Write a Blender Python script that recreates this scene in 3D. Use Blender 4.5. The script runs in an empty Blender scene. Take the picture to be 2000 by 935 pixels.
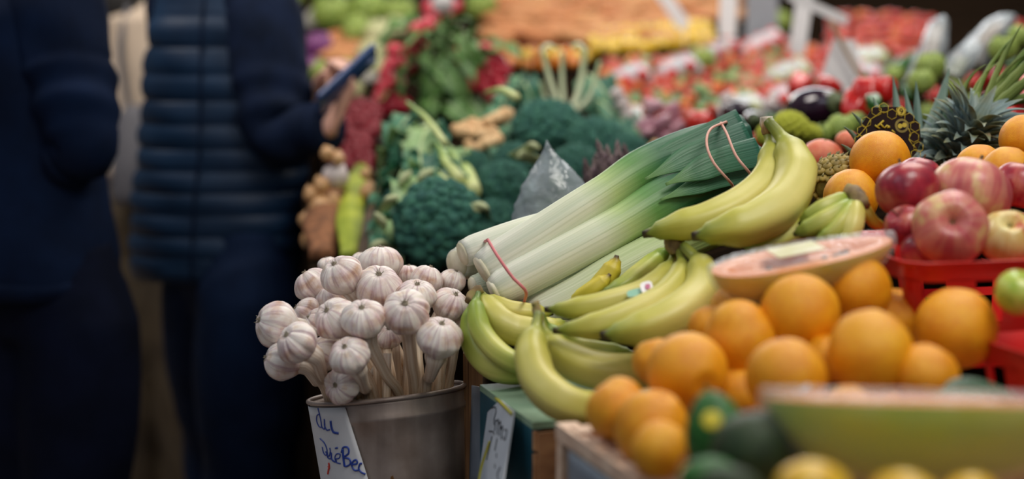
import bpy, math, random
import numpy as np
from mathutils import Vector, Matrix, noise, Euler

R = random.Random(7)
PI = math.pi
SC = bpy.context.scene
COL = SC.collection

# ---------------------------------------------------------------- camera
CAM_H, PITCH, FPX = 1.45, math.radians(8), 3000.0
cd = bpy.data.cameras.new('camera'); cam = bpy.data.objects.new('camera', cd); COL.objects.link(cam)
cam.location = (0, 0, CAM_H); cam.rotation_euler = (PI/2 - PITCH, 0, 0)
cd.sensor_width = 36; cd.lens = FPX/2000*36; cd.clip_start = .05
cd.dof.use_dof = True; cd.dof.focus_distance = 2.08; cd.dof.aperture_fstop = 1.55
SC.camera = cam

# ---------------------------------------------------------------- light
W = bpy.data.worlds.new('world'); SC.world = W; W.use_nodes = True
bg = W.node_tree.nodes['Background']; bg.inputs[0].default_value = (.62, .72, .85, 1); bg.inputs[1].default_value = .15
def area(loc, target, sx, sy, energy, col):
    l = bpy.data.lights.new('market_or_fill_light', 'AREA'); l.shape = 'RECTANGLE'; l.size = sx; l.size_y = sy; l.energy = energy; l.color = col
    o = bpy.data.objects.new('market_or_fill_light', l); COL.objects.link(o); o.location = loc
    o.rotation_euler = (Vector(target)-Vector(loc)).to_track_quat('-Z', 'Y').to_euler()
    return o
area((.9, 1.0, 3.1), (.35, 1.9, 1.0), 1.0, .8, 33, (1, .95, .87))      # lamp over the front of the stall
area((1.2, 3.8, 3.6), (.8, 4.0, 1.1), 2.2, 1.6, 75, (1, .95, .88))      # lamp over the back of the stall
area((.9, 7.7, 2.9), (.8, 3.4, 1.1), 3.0, .9, 64, (.97, .98, 1))      # added rear light with no seen source, for highlights on film and produce
area((-1.6, 1.0, 3.3), (-.6, 2.6, .9), 1.5, 1.5, 12, (.8, .9, 1))         # daylight from the aisle
area((-1.3, 7.2, 3.2), (-1.1, 5.4, .4), 1.5, 1.0, 30, (1, .92, .82))      # lamp farther down the aisle
area((-1.5, 3.1, 3.2), (-1.2, 4.9, 1.0), 1.2, .8, 46, (1, .94, .86))      # added light with no seen source, brightens the cream jacket
area((.3, -1.2, 2.9), (.4, 1.7, 1.0), 1.6, 1.0, 13, (1, .95, .88))      # added front fill behind the camera, no real lamp there
vs = SC.view_settings
vs.view_transform = 'Standard'; vs.look = 'None'; vs.gamma = 1; vs.use_curve_mapping = False; vs.exposure = -.15
try:
    SC.cycles.max_bounces = 8; SC.cycles.transparent_max_bounces = 12; SC.cycles.caustics_reflective = False; SC.cycles.caustics_refractive = False
    SC.cycles.sample_clamp_indirect = 4
except Exception: pass

# ---------------------------------------------------------------- geometry of the view
FW = Vector((0, math.cos(PITCH), -math.sin(PITCH))); UP = Vector((0, math.sin(PITCH), math.cos(PITCH))); CC = Vector((0, 0, CAM_H))
def ray(px, py): return FW + Vector((1, 0, 0))*((px-1000)/FPX) + UP*((467.5-py)/FPX)
def P(px, py, d): return CC + ray(px, py)*d
BED_A, BED_B = .398, .215                     # the rising display bench: z = A + B*y
def bedz(y): return BED_A + BED_B*y
def G(px, py, lift=0.):
    r = ray(px, py)
    t = (BED_A + lift - CAM_H)/(r.z - BED_B*r.y)
    return CC + r*t
def S(pxs, d): return pxs/FPX*d

# ---------------------------------------------------------------- materials
def lin(c):
    if isinstance(c, str):
        c = tuple(int(c[i:i+2], 16)/255 for i in (0, 2, 4))
    return tuple((x/12.92 if x <= .04045 else ((x+.055)/1.055)**2.4) for x in c)+(1,)
MATS = {}
def mat(name, layers, rough=.5, bump=0, bscale=40, bsrc=None, coat=0, sss=0, metal=0, spec=.5, alpha=None, film=None, sheen=0, aniso=0):
    """layers: list of (source tuple, stops, blend, factor)."""
    if name in MATS: return MATS[name]
    m = bpy.data.materials.new(name); m.use_nodes = True; MATS[name] = m
    nt = m.node_tree; N = nt.nodes; L = nt.links
    b = N['Principled BSDF']; out = N['Material Output']
    tc = N.new('ShaderNodeTexCoord')
    def src(s):
        k = s[0]
        if k in ('noise', 'vor', 'n3', 'uv'):
            mp = N.new('ShaderNodeMapping')
            L.new(tc.outputs['UV' if k == 'uv' else 'Object'], mp.inputs[0])
            if k == 'uv': mp.inputs['Scale'].default_value = (s[1], s[2], 1)
            elif k == 'n3': mp.inputs['Scale'].default_value = s[1]
            if k == 'vor':
                t = N.new('ShaderNodeTexVoronoi'); t.inputs['Scale'].default_value = s[1]
            else:
                t = N.new('ShaderNodeTexNoise'); t.inputs['Scale'].default_value = s[1] if k == 'noise' else 1
                t.inputs['Detail'].default_value = 4
            L.new(mp.outputs[0], t.inputs['Vector'])
            return t.outputs[0]
        if k in ('u', 'v'):
            sp = N.new('ShaderNodeSeparateXYZ'); L.new(tc.outputs['UV'], sp.inputs[0]); return sp.outputs[0 if k == 'u' else 1]
        if k in ('x', 'y', 'z'):
            sp = N.new('ShaderNodeSeparateXYZ'); L.new(tc.outputs['Object'], sp.inputs[0])
            mr = N.new('ShaderNodeMapRange'); mr.inputs[1].default_value = s[1]; mr.inputs[2].default_value = s[2]
            L.new(sp.outputs['xyz'.index(k)], mr.inputs[0]); return mr.outputs[0]
        if k == 'rand':
            o = N.new('ShaderNodeObjectInfo'); return o.outputs['Random']
        if k == 'vn':       # v disturbed by noise
            sp = N.new('ShaderNodeSeparateXYZ'); L.new(tc.outputs['UV'], sp.inputs[0])
            mp = N.new('ShaderNodeMapping'); L.new(tc.outputs['UV'], mp.inputs[0]); mp.inputs['Scale'].default_value = (s[1], s[2], 1)
            t = N.new('ShaderNodeTexNoise'); t.inputs['Scale'].default_value = 1; L.new(mp.outputs[0], t.inputs['Vector'])
            a = N.new('ShaderNodeMath'); a.operation = 'MULTIPLY_ADD'; L.new(t.outputs[0], a.inputs[0]); a.inputs[1].default_value = s[3]
            L.new(sp.outputs[1], a.inputs[2])
            a2 = N.new('ShaderNodeMath'); a2.operation = 'SUBTRACT'; L.new(a.outputs[0], a2.inputs[0]); a2.inputs[1].default_value = s[3]/2
            return a2.outputs[0]
    cur = None
    for ly in layers:
        s, stops = ly[0], ly[1]
        blend = ly[2] if len(ly) > 2 else 'MIX'; fac = ly[3] if len(ly) > 3 else 1
        if s is None:
            c = N.new('ShaderNodeRGB'); c.outputs[0].default_value = lin(stops); co = c.outputs[0]
        else:
            rp = N.new('ShaderNodeValToRGB'); e = rp.color_ramp.elements
            while len(e) < len(stops): e.new(.5)
            for i, (p, c) in enumerate(sorted(stops, key=lambda q: q[0])):
                e[i].position = p; e[i].color = lin(c)
            L.new(src(s), rp.inputs[0]); co = rp.outputs[0]
        if cur is None: cur = co
        else:
            mx = N.new('ShaderNodeMix'); mx.data_type = 'RGBA'; mx.blend_type = blend; mx.inputs[0].default_value = fac
            L.new(cur, mx.inputs[6]); L.new(co, mx.inputs[7]); cur = mx.outputs[2]
    L.new(cur, b.inputs['Base Color'])
    b.inputs['Roughness'].default_value = rough; b.inputs['Metallic'].default_value = metal
    b.inputs['Coat Weight'].default_value = coat; b.inputs['Coat Roughness'].default_value = .15
    b.inputs['Specular IOR Level'].default_value = spec
    b.inputs['Sheen Weight'].default_value = sheen
    if aniso: b.inputs['Anisotropic'].default_value = aniso
    if sss:
        b.inputs['Subsurface Weight'].default_value = sss; b.inputs['Subsurface Radius'].default_value = (1, .6, .3); b.inputs['Subsurface Scale'].default_value = .008
    if bump:
        bp = N.new('ShaderNodeBump'); bp.inputs['Strength'].default_value = bump; bp.inputs['Distance'].default_value = .002 if film is None else .007
        L.new(src(bsrc if bsrc else ('noise', bscale)), bp.inputs['Height']); L.new(bp.outputs[0], b.inputs['Normal'])
    if film is not None:       # clear plastic film: mostly see-through, glossy creases
        tr = N.new('ShaderNodeBsdfTransparent'); mixs = N.new('ShaderNodeMixShader')
        fr = N.new('ShaderNodeLayerWeight'); fr.inputs[0].default_value = .25
        ma = N.new('ShaderNodeMath'); ma.operation = 'MULTIPLY_ADD'; ma.use_clamp = True
        L.new(fr.outputs[1], ma.inputs[0]); ma.inputs[1].default_value = .4; ma.inputs[2].default_value = film
        L.new(ma.outputs[0], mixs.inputs[0]); L.new(tr.outputs[0], mixs.inputs[1]); L.new(b.outputs[0], mixs.inputs[2])
        L.new(mixs.outputs[0], out.inputs[0])
    return m
def flat(name, c, rough=.6, **k): return mat(name, [(None, c), (('noise', 18), [(.3, 'dddddd'), (.7, 'ffffff')], 'MULTIPLY', .5)], rough, **k)

# ---------------------------------------------------------------- mesh builder
def catmull(pts, n):
    p = [Vector(q) for q in pts]
    if len(p) == 2: return [p[0].lerp(p[1], i/(n-1)) for i in range(n)]
    q = [p[0]*2-p[1]]+p+[p[-1]*2-p[-2]]
    # chord lengths for even sampling
    dense = []
    for i in range(len(p)-1):
        a, b_, c, d = q[i:i+4]
        for k in range(16):
            t = k/16
            dense.append(.5*((2*b_)+(c-a)*t+(2*a-5*b_+4*c-d)*t*t+(3*b_-a-3*c+d)*t**3))
    dense.append(p[-1].copy())
    L = [0]
    for i in range(1, len(dense)): L.append(L[-1]+(dense[i]-dense[i-1]).length)
    out = []; j = 0
    for i in range(n):
        s = L[-1]*i/(n-1)
        while j < len(L)-2 and L[j+1] < s: j += 1
        seg = L[j+1]-L[j]
        out.append(dense[j].lerp(dense[j+1], (s-L[j])/seg if seg > 1e-9 else 0))
    return out
def interp(keys, t):
    if t <= keys[0][0]: return keys[0][1]
    for (a, x), (b_, y) in zip(keys, keys[1:]):
        if t <= b_:
            s = (t-a)/(b_-a) if b_ > a else 0; s = s*s*(3-2*s)
            return x+(y-x)*s
    return keys[-1][1]
class MB:
    def __init__(s): s.v = []; s.f = []; s.uv = []; s.m = []
    def add(s, verts, faces, uvs=None, mi=0):
        o = len(s.v); s.v += [tuple(q) for q in verts]
        for k, f in enumerate(faces):
            s.f.append(tuple(i+o for i in f)); s.m.append(mi)
            s.uv += (uvs[k] if uvs else [(0, 0)]*len(f))
        return s
    def grid(s, rings, closed=True, cap0=None, cap1=None, mi=0, v0=0., v1=1.):
        """rings: list of lists of points; closed rings; cap points."""
        n, seg = len(rings), len(rings[0]); vs_ = [q for r in rings for q in r]; fs = []; us = []
        m = seg if closed else seg-1
        for i in range(n-1):
            for j in range(m):
                k = (j+1) % seg
                fs.append((i*seg+j, i*seg+k, (i+1)*seg+k, (i+1)*seg+j))
                a, b_ = v0+(v1-v0)*i/(n-1), v0+(v1-v0)*(i+1)/(n-1); u, w = j/m, (j+1)/m
                us.append([(u, a), (w, a), (w, b_), (u, b_)])
        if cap0 is not None:
            c = len(vs_); vs_.append(cap0)
            for j in range(m): fs.append((c, (j+1) % seg, j)); us.append([(j/m, v0), ((j+1)/m, v0), (j/m, v0)])
        if cap1 is not None:
            c = len(vs_); vs_.append(cap1); o = (n-1)*seg
            for j in range(m): fs.append((c, o+j, o+(j+1) % seg)); us.append([(j/m, v1), (j/m, v1), ((j+1)/m, v1)])
        return s.add(vs_, fs, us, mi)
    def tube(s, pts, rad, n=24, seg=12, sec=None, ell=(1, 1), up=None, cap=True, mi=0, raw=False):
        c = [Vector(q) for q in pts] if raw else catmull(pts, n); n = len(c)
        if not isinstance(rad, (list, tuple)): rad = [(0, rad), (1, rad)]
        T = [(c[min(i+1, n-1)]-c[max(i-1, 0)]).normalized() for i in range(n)]
        ref = Vector(up) if up is not None else (Vector((0, 0, 1)) if abs(T[0].z) < .9 else Vector((1, 0, 0)))
        nn = (ref-T[0]*ref.dot(T[0])).normalized(); rings = []
        for i in range(n):
            nn = (nn-T[i]*nn.dot(T[i])).normalized()
            if up is not None: 
                q = ref-T[i]*ref.dot(T[i])
                if q.length > .05: nn = q.normalized()
            bb = T[i].cross(nn); v = i/(n-1); r = interp(rad, v); ring = []
            for j in range(seg):
                th = 2*PI*j/seg; k = sec(th, v) if sec else 1
                ring.append(c[i]+nn*(math.cos(th)*r*k*ell[0])+bb*(math.sin(th)*r*k*ell[1]))
            rings.append(ring)
        return s.grid(rings, True, c[0] if cap else None, c[-1] if cap else None, mi)
    def lathe(s, prof, seg=24, mod=None, M=None, mi=0):
        n = len(prof); rings = []
        for i, (r, z) in enumerate(prof):
            ring = []
            for j in range(seg):
                th = 2*PI*j/seg; q = Vector((math.cos(th)*r, math.sin(th)*r, z))
                if mod: q = mod(q, th, i/(n-1))
                ring.append(M @ q if M else q)
            rings.append(ring)
        return s.grid(rings, True, sum(rings[0], Vector())/seg if prof[0][0] < 1e-4+9 else None, sum(rings[-1], Vector())/seg, mi)
    def ball(s, c, r, sc=(1, 1, 1), seg=24, rings=16, amp=0, ns=3, mod=None, M=None, mi=0, seed=0):
        c = Vector(c); prof = []
        def f(q, th, v):
            n_ = q.normalized() if q.length > 1e-9 else Vector((0, 0, 1))
            k = 1+(amp*noise.noise(n_*ns+Vector((seed*7.3, seed, 0))) if amp else 0)
            if mod: k *= mod(n_, th, v)
            w = Vector((n_.x*sc[0], n_.y*sc[1], n_.z*sc[2]))*r*k
            return c+(M @ w if M else w)
        for i in range(rings+1):
            a = -PI/2+PI*(i+.02)/(rings+.04); prof.append((math.cos(a), math.sin(a)))
        return s.lathe(prof, seg, f, None, mi)
    def box(s, lo, hi, M=None, mi=0, bev=0):
        (a, b_, c), (d, e, f) = lo, hi
        v = [Vector(q) for q in ((a, b_, c), (d, b_, c), (d, e, c), (a, e, c), (a, b_, f), (d, b_, f), (d, e, f), (a, e, f))]
        if M: v = [M @ q for q in v]
        fs = [(0, 3, 2, 1), (4, 5, 6, 7), (0, 1, 5, 4), (1, 2, 6, 5), (2, 3, 7, 6), (3, 0, 4, 7)]
        return s.add(v, fs, [[(0, 0), (1, 0), (1, 1), (0, 1)]]*6, mi)
    def mesh(s, name, mats, origin=None, smooth=True):
        me = bpy.data.meshes.new(name); o = Vector(origin) if origin is not None else Vector()
        me.from_pydata([(x-o.x, y-o.y, z-o.z) for x, y, z in s.v], [], s.f)
        uv = me.uv_layers.new(name='UVMap'); uv.data.foreach_set('uv', np.array(s.uv, dtype=np.float32).ravel())
        if not isinstance(mats, (list, tuple)): mats = [mats]
        for m in mats: me.materials.append(m)
        me.polygons.foreach_set('material_index', s.m)
        me.polygons.foreach_set('use_smooth', [smooth]*len(s.f)); me.update(); return me
def remesh(me, voxel, smooth_it=6):
    o = bpy.data.objects.new('tmp', me); COL.objects.link(o)
    r = o.modifiers.new('r', 'REMESH'); r.mode = 'VOXEL'; r.voxel_size = voxel; r.use_smooth_shade = True
    if smooth_it:
        q = o.modifiers.new('s', 'SMOOTH'); q.iterations = smooth_it; q.factor = .5
    dg = bpy.context.evaluated_depsgraph_get(); ev = o.evaluated_get(dg)
    nm = bpy.data.meshes.new_from_object(ev); nm.materials.clear()
    for m in me.materials: nm.materials.append(m)
    bpy.data.objects.remove(o); return nm

# ---------------------------------------------------------------- things
def tag(o, label, cat, group=None):
    o['label'] = label; o['category'] = cat
    if group: o['group'] = group
    return o
def link(name, me, parent=None, M=None):
    o = bpy.data.objects.new(name, me); COL.objects.link(o)
    if parent is not None: o.parent = parent
    if M is not None: o.matrix_world = M if parent is None else o.matrix_world
    return o
def empty(name, loc, label, cat, group=None):
    o = bpy.data.objects.new(name, None); COL.objects.link(o); o.location = loc; o.empty_display_size = .02
    return tag(o, label, cat, group)
def struct(name, me, **k):
    o = link(name, me); o['kind'] = 'structure'; return o
def put(proto, M, label, cat=None, group=None):
    """proto: (name, category, mesh, [(part, mesh, [(sub, mesh)])])"""
    name, c0, me, parts = proto
    o = bpy.data.objects.new(name, me); COL.objects.link(o); o.matrix_world = M; tag(o, label, cat or c0, group)
    for pn, pm, subs in parts:
        p = bpy.data.objects.new(pn, pm); COL.objects.link(p); p.parent = o
        for sn, sm in subs:
            q = bpy.data.objects.new(sn, sm); COL.objects.link(q); q.parent = p
    return o
def TM(loc, rot=(0, 0, 0), s=1):
    sc = Matrix.Diagonal((s, s, s, 1)) if not isinstance(s, tuple) else Matrix.Diagonal(s+(1,))
    return Matrix.Translation(loc) @ Euler(rot).to_matrix().to_4x4() @ sc
def aim(loc, zdir, s=1, spin=0):
    q = Vector(zdir).to_track_quat('Z', 'Y').to_matrix().to_4x4()
    return Matrix.Translation(loc) @ q @ Matrix.Rotation(spin, 4, 'Z') @ Matrix.Diagonal((s, s, s, 1))
def rnd(a, b_): return R.uniform(a, b_)
ORD = 'first second third fourth fifth sixth seventh eighth ninth tenth eleventh twelfth thirteenth fourteenth fifteenth sixteenth seventeenth eighteenth nineteenth twentieth'.split()
ORD += ['twenty-'+w for w in ORD[:9]]+['thirtieth']+['thirty-'+w for w in ORD[:9]]
# ================================================================ MATERIALS
def g(*st): return list(st)
m_floor = mat('concrete_floor', [(('noise', 3), [(.3, '8a7a70'), (.7, 'b5a398')]), (('noise', 30), [(.3, 'cccccc'), (.7, 'ffffff')], 'MULTIPLY', .5)], .6, bump=.2)
m_wall = mat('dark_wall', [(('noise', 2), [(.3, '0b0a0a'), (.7, '14110f')])], .9, spec=.05)
m_bench = mat('bench_wood', [(('n3', (3, 40, 40)), [(.3, '130e0b'), (.7, '221911')])], .9, bump=.3, spec=0)
m_wood = mat('crate_wood', [(('n3', (3, 60, 60)), [(.3, '9a6a48'), (.7, 'c49468')])], .7, bump=.3)
m_pale = mat('pale_slat_wood', [(('n3', (4, 60, 60)), [(.3, 'c9a48c'), (.7, 'ecd0b8')])], .7, bump=.2)
m_ply = mat('plywood_edge', [(('n3', (260, 2, 3)), [(.3, '5a3c28'), (.5, '9c7450'), (.65, '6b4830')])], .8, bump=.4)
m_teal = mat('teal_paint', [(('noise', 12), [(.3, '0f3f4e'), (.7, '1f5c6c')])], .5)
m_green = mat('green_board', [(('noise', 20), [(.35, '7c9a80'), (.65, '93ad93')]), (('vor', 60), [(.0, 'e8e2c8'), (.12, 'ffffff')], 'MULTIPLY', .3)], .5)
m_card = mat('card_paper', [(('noise', 15), [(.3, 'b4bcc8'), (.7, 'cdd3dc')])], .55)
m_cardg = mat('grey_card', [(('noise', 15), [(.3, '6c7684'), (.7, '848e9a')])], .5)
m_paper = mat('white_paper', [(('noise', 9), [(.3, 'c0c2c8'), (.7, 'd8d9de')])], .6)
m_white = mat('white_sign', [(('noise', 9), [(.3, 'd8d4d4'), (.7, 'f2eeee')])], .5)
m_blue = flat('blue_ink', '1a3c98', .4); m_red_ink = flat('red_ink', 'c83a30', .4); m_black_ink = flat('black_ink', '2c3038', .4)
m_yink = flat('yellow_ink', 'b8b040', .5)
m_steel = mat('galvanised_steel', [(('n3', (30, 30, 2)), [(.3, '9a8c86'), (.7, 'c2b4ac')]), (('noise', 14), [(.35, 'b0a49c'), (.65, 'ffffff')], 'MULTIPLY', .8)], .45, metal=.6, bump=.08, bscale=60)
m_redpl = mat('red_plastic', [(('noise', 4), [(.3, 'c81c1a'), (.7, 'e0302a')])], .35, coat=.3)
m_film = mat('clear_film', [(None, 'e8eef4')], .12, bump=.9, bscale=45, film=.05, spec=.8)
m_lid = mat('crinkled_film', [(None, 'eef4fc')], .14, bump=1, bscale=40, film=.5, spec=1)
m_bagfilm = mat('bag_film', [(('noise', 14), [(.3, '98a4ac'), (.7, 'c8d2d8')])], .16, bump=1., bscale=30, film=.48, spec=1)

# ================================================================ THE SETTING
struct('floor', MB().box((-5, -.5, -.05), (5, 9, 0)).mesh('floor', m_floor, smooth=False))
struct('wall_back', MB().box((-5, 8.2, 0), (5, 8.35, 3.4)).mesh('wall_back', m_wall, smooth=False))
struct('wall_right', MB().box((4.3, .5, 0), (4.45, 8.2, 3.4)).mesh('wall_right', m_wall, smooth=False))

# crate axes: the front crates stand turned to the aisle
K0 = P(1100, 825, 1.62); F0 = P(1245, 925, 1.437)
ee = (K0-F0); ee.z = 0; ee.normalize(); rr = Vector((ee.y, -ee.x, 0))
def AB(o, a, b_, z): q = o+rr*a+ee*b_; return Vector((q.x, q.y, z))
def obox(mb, o, a0, a1, b0, b1, z0, z1, mi=0):
    M = Matrix(((rr.x, ee.x, 0, o.x), (rr.y, ee.y, 0, o.y), (0, 0, 1, 0), (0, 0, 0, 1)))
    return mb.box((a0, b0, z0), (a1, b1, z1), M, mi)

# rising bench that carries the back of the display
def prism(top_pts, zb, name, m):
    b_ = MB(); n = len(top_pts); v = [Vector(q) for q in top_pts]+[Vector((q[0], q[1], zb)) for q in top_pts]
    f = [tuple(range(n)), tuple(range(2*n-1, n-1, -1))]+[(i, i+n, (i+1) % n+n, (i+1) % n) for i in range(n)]
    b_.add(v, f); return b_.mesh(name, m, smooth=False)
bx0 = -.44
bench = empty('display_bench', (.9, 4, 0), 'long dark wooden bench rising to the rear under the heaped vegetables', 'display stand')
me = prism([(bx0, 3.2, bedz(3.2)), (-.36, 2.72, bedz(2.72)), (-.27, 2.54, bedz(2.54)), (3.2, 2.54, bedz(2.54)), (3.2, 6.2, bedz(6.2)), (-.95, 6.2, bedz(6.2)), (-.80, 4.4, bedz(4.4)), (bx0, 3.75, bedz(3.75))], .5, 'bench_top', m_bench)
me.transform(Matrix.Translation((-.9, -4, 0))); link('bench_top', me, bench)
b_ = MB()
for x, y in ((-.38, 3.05), (-.80, 6.0), (3.1, 2.7), (3.1, 6.0), (1.2, 2.7), (1.2, 6.0), (-.2, 2.62)):
    b1 = MB().box((x-.04-.9, y-.04-4, 0), (x+.04-.9, y+.04-4, .505)); link('leg', b1.mesh('leg', m_bench, smooth=False), bench)

m_skirt = mat('dark_cloth', [(('n3', (30, 30, 2)), [(.3, '0c0a09'), (.7, '1a1512')])], .95, spec=0)
sk = MB(); oln = [(3.15, 2.58), (-.22, 2.58), (-.32, 2.74), (bx0+.03, 3.2), (bx0+.03, 3.73), (-.77, 4.4), (-.92, 6.15)]
fine = []
for (x0, y0), (x1, y1) in zip(oln, oln[1:]):
    n_ = max(2, int(math.hypot(x1-x0, y1-y0)/.05))
    for k in range(n_): t_ = k/n_; fine.append((x0+(x1-x0)*t_, y0+(y1-y0)*t_))
fine.append(oln[-1])
sk.grid([[Vector((x-.9+.008*math.sin(i*2.1)*q_, y-4+.008*math.cos(i*1.7)*q_, z)) for i, (x, y) in enumerate(fine)] for z, q_ in ((.02, 1.5), (.25, 1.2), (.51, .6))], False)
link('cloth_skirt', sk.mesh('cloth_skirt', m_skirt), bench)
# front table that carries crates, bucket shelf
tb = empty('trestle_table', (.5, 1.6, 0), 'low plain trestle table carrying the fruit crates along the aisle', 'table')
M0 = MB().box((-.53, -.62, .66), (1.0, .92, .70)); link('table_top', M0.mesh('table_top', m_bench, smooth=False), tb)
for x, y in ((-.49, -.55), (.93, -.55), (-.49, .85), (.93, .85)):
    link('leg', MB().box((x-.03, y-.03, 0), (x+.03, y+.03, .66)).mesh('leg', m_bench, smooth=False), tb)
# wooden wedge under leeks, pineapples, oranges at the rear
WZ = lambda x: 1.0+.33*x
wd = link('sloping_riser', prism([(-.02, 2.08, WZ(-.02)), (1.3, 2.08, WZ(1.3)), (1.3, 2.52, WZ(1.3)), (-.02, 2.52, WZ(-.02))], .70, 'sloping_riser', m_bench))
tag(wd, 'sloping wooden riser hidden beneath the leeks and pineapples', 'display stand')

# plywood divider beside the bucket
z1 = P(920, 700, 2.06).z; xa = P(903, 800, 2.06).x; xb = P(941, 800, 2.06).x
pl = link('plywood_divider', MB().box((xa, 2.05, .70), (xb, 2.5, z1)).mesh('plywood_divider', m_ply, smooth=False))
tag(pl, 'upright plywood divider seen edge on beside the garlic bucket', 'board')

# green topped box with teal side
C1 = P(1040, 825, 1.78); C1.z += 0; ZA = C1.z; oA = Vector((C1.x, C1.y, 0))
bxA = empty('painted_crate', (oA.x, oA.y, .70), 'green-topped wooden crate with a teal side under the banana bunches', 'crate')
def apart(name, mb, m, root, smooth=False): return link(name, mb.mesh(name, m, origin=root.location, smooth=smooth), root)
DA = .2
apart('top_board', obox(MB(), oA, 0, .33, 0, DA, ZA-.008, ZA), m_green, bxA)
apart('side_panel', obox(MB(), oA, 0, .012, 0.001, DA, .70, ZA-.008), m_teal, bxA)
mbw = MB(); obox(mbw, oA, .004, .06, -.012, .001, .70, ZA-.01); apart('corner_post', mbw, m_wood, bxA)
z = ZA-.01
for k in range(5):
    h = .022 if k == 0 else .062
    apart('front_slat', obox(MB(), oA, .0, .33, -.008, .0, z-h, z), m_wood, bxA); z -= h+.005

# slatted crate of oranges
ZB = K0.z
oB = Vector((F0.x, F0.y, 0)); LB = (Vector((K0.x, K0.y, 0))-oB).length
crB = empty('slatted_fruit_crate', (oB.x, oB.y, .70), 'pale slatted wooden crate heaped with oranges', 'crate')
apart('base_board', obox(MB(), oB, .004, .78, .004, LB+.0, .965, .975), m_wood, crB)
apart('side_board', obox(MB(), oB, .012, .022, .0, LB, .72, ZB-.012), mat('olive_board', [(('noise', 20), [(.3, '6b6240'), (.7, '857a50')])], .8), crB)
for k in range(4):
    b0 = LB*(.02+k*.25); apart('rim_slat', obox(MB(), oB, .004-.002, .044+.006*(k % 2), b0, b0+LB*.15, ZB-.012, ZB), m_pale, crB)
apart('rim_rail', obox(MB(), oB, -.004, .012, -.006, LB+.012, ZB-.02, ZB-.003), m_pale, crB)
apart('rim_rail', obox(MB(), oB, .012, .79, -.014, .004, ZB-.022, ZB-.001), m_pale, crB)
apart('front_board', obox(MB(), oB, 0, .79, -.008, .0, .72, ZB-.022), m_wood, crB)
apart('rear_post', obox(MB(), oB, -.002, .02, LB, LB+.014, .70, ZB-.004), m_pale, crB)
apart('front_post', obox(MB(), oB, .0, .012, .0, .016, .70, ZB-.02), m_pale, crB)
# low tray at the very front
trC = link('front_tray', MB().box((.15, .98, .985), (1.0, 1.37, 1.0)).mesh('front_tray', m_wood, smooth=False)); tag(trC, 'wooden tray under the mangoes, avocados and big halved papaya', 'tray')
b2 = MB().box((.2, 1.0, .70), (.95, 1.35, .985)); bb2 = link('stacked_crate', b2.mesh('stacked_crate', m_wood, smooth=False)); tag(bb2, 'plain wooden crate holding up the mango tray', 'crate')
# riser under the red baskets
rsr = link('wooden_riser', MB().box((.41, 1.73, .70), (1.25, 2.07, 1.065)).mesh('wooden_riser', m_bench, smooth=False)); tag(rsr, 'dark wooden riser under the red apple baskets', 'display stand')

# ---------------------------------------------------------------- cards with handwriting
def quadmap(p00, p10, p11, p01, off):
    n = (p10-p00).cross(p01-p00).normalized()
    if n.y > 0: n = -n
    return lambda u, v: (p00.lerp(p10, u)).lerp(p01.lerp(p11, u), v)+n*off
def sheet(fn, fn2, nu=8, nv=8):
    """thin solid sheet between two surface maps"""
    mb = MB(); A = [fn(i/nu, j/nv) for j in range(nv+1) for i in range(nu+1)]; B = [fn2(i/nu, j/nv) for j in range(nv+1) for i in range(nu+1)]
    n = len(A); w = nu+1; f = []; us = []
    for j in range(nv):
        for i in range(nu):
            a = j*w+i; f.append((a, a+1, a+w+1, a+w)); us.append([(i/nu, j/nv), ((i+1)/nu, j/nv), ((i+1)/nu, (j+1)/nv), (i/nu, (j+1)/nv)])
            f.append((a+n, a+w+n, a+w+1+n, a+1+n)); us.append([(0, 0)]*4)
    for i in range(nu): f += [(i, i+n, i+1+n, i+1), (nv*w+i, nv*w+i+1, nv*w+i+1+n, nv*w+i+n)]; us += [[(0, 0)]*4]*2
    for j in range(nv): f += [(j*w, (j+1)*w, (j+1)*w+n, j*w+n), (j*w+nu, j*w+nu+n, (j+1)*w+nu+n, (j+1)*w+nu)]; us += [[(0, 0)]*4]*2
    return mb.add(A+B, f, us)
def strokes(fn, lines, w, mb=None):
    mb = mb or MB()
    for ln in lines:
        ww = w
        if isinstance(ln, tuple): ln, ww = ln[0], ln[1]
        pts = catmull([Vector((x, y, 0)) for x, y in ln], max(6, 5*len(ln)))
        mb.tube([fn(q.x, q.y) for q in pts], ww, seg=6, raw=True)
    return mb
q = (P(958, 762, 1.955), P(1003, 803, 1.81), P(978, 965, 1.76), P(932, 950, 1.9))
fn = quadmap(q[3], q[2], q[1], q[0], 0); fb = quadmap(q[3], q[2], q[1], q[0], -.002); fo = quadmap(q[3], q[2], q[1], q[0], .0006)
sg = empty('price_card', fn(.5, 0), 'pale blue-grey handwritten card on the teal side of the banana crate', 'sign')
apart('card', sheet(fn, fb), m_card, sg)
apart('handwritten_word', strokes(fo, [[(.12, .83), (.3, .88), (.36, .84), (.33, .75), (.36, .70)], [(.4, .76), (.42, .64)], [(.45, .75), (.5, .78), (.53, .62)], [(.55, .74), (.6, .78), (.62, .62)],
   [(.64, .70), (.7, .75), (.72, .60)], [(.78, .72), (.88, .74), (.86, .62), (.78, .64)], [(.2, .60), (.36, .62), (.42, .60)], [(.35, .57), (.3, .42), (.26, .30)], [(.56, .58), (.54, .44)], [(.62, .42), (.64, .38)], [(.62, .30), (.64, .26)], [(.84, .3), (.78, .2), (.88, .12), (.8, .06)]], .0007), m_black_ink, sg)
apart('yellow_curve', strokes(fo, [([(.06, .0), (.1, .2), (.2, .36), (.3, .5)], .0022), ([(.02, .985), (.5, .975), (.98, .96)], .0022)], .002), m_yink, sg)
gq = (P(921, 752, 2.03), P(955, 760, 1.98), P(948, 950, 1.96), P(916, 945, 2.02))
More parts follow.
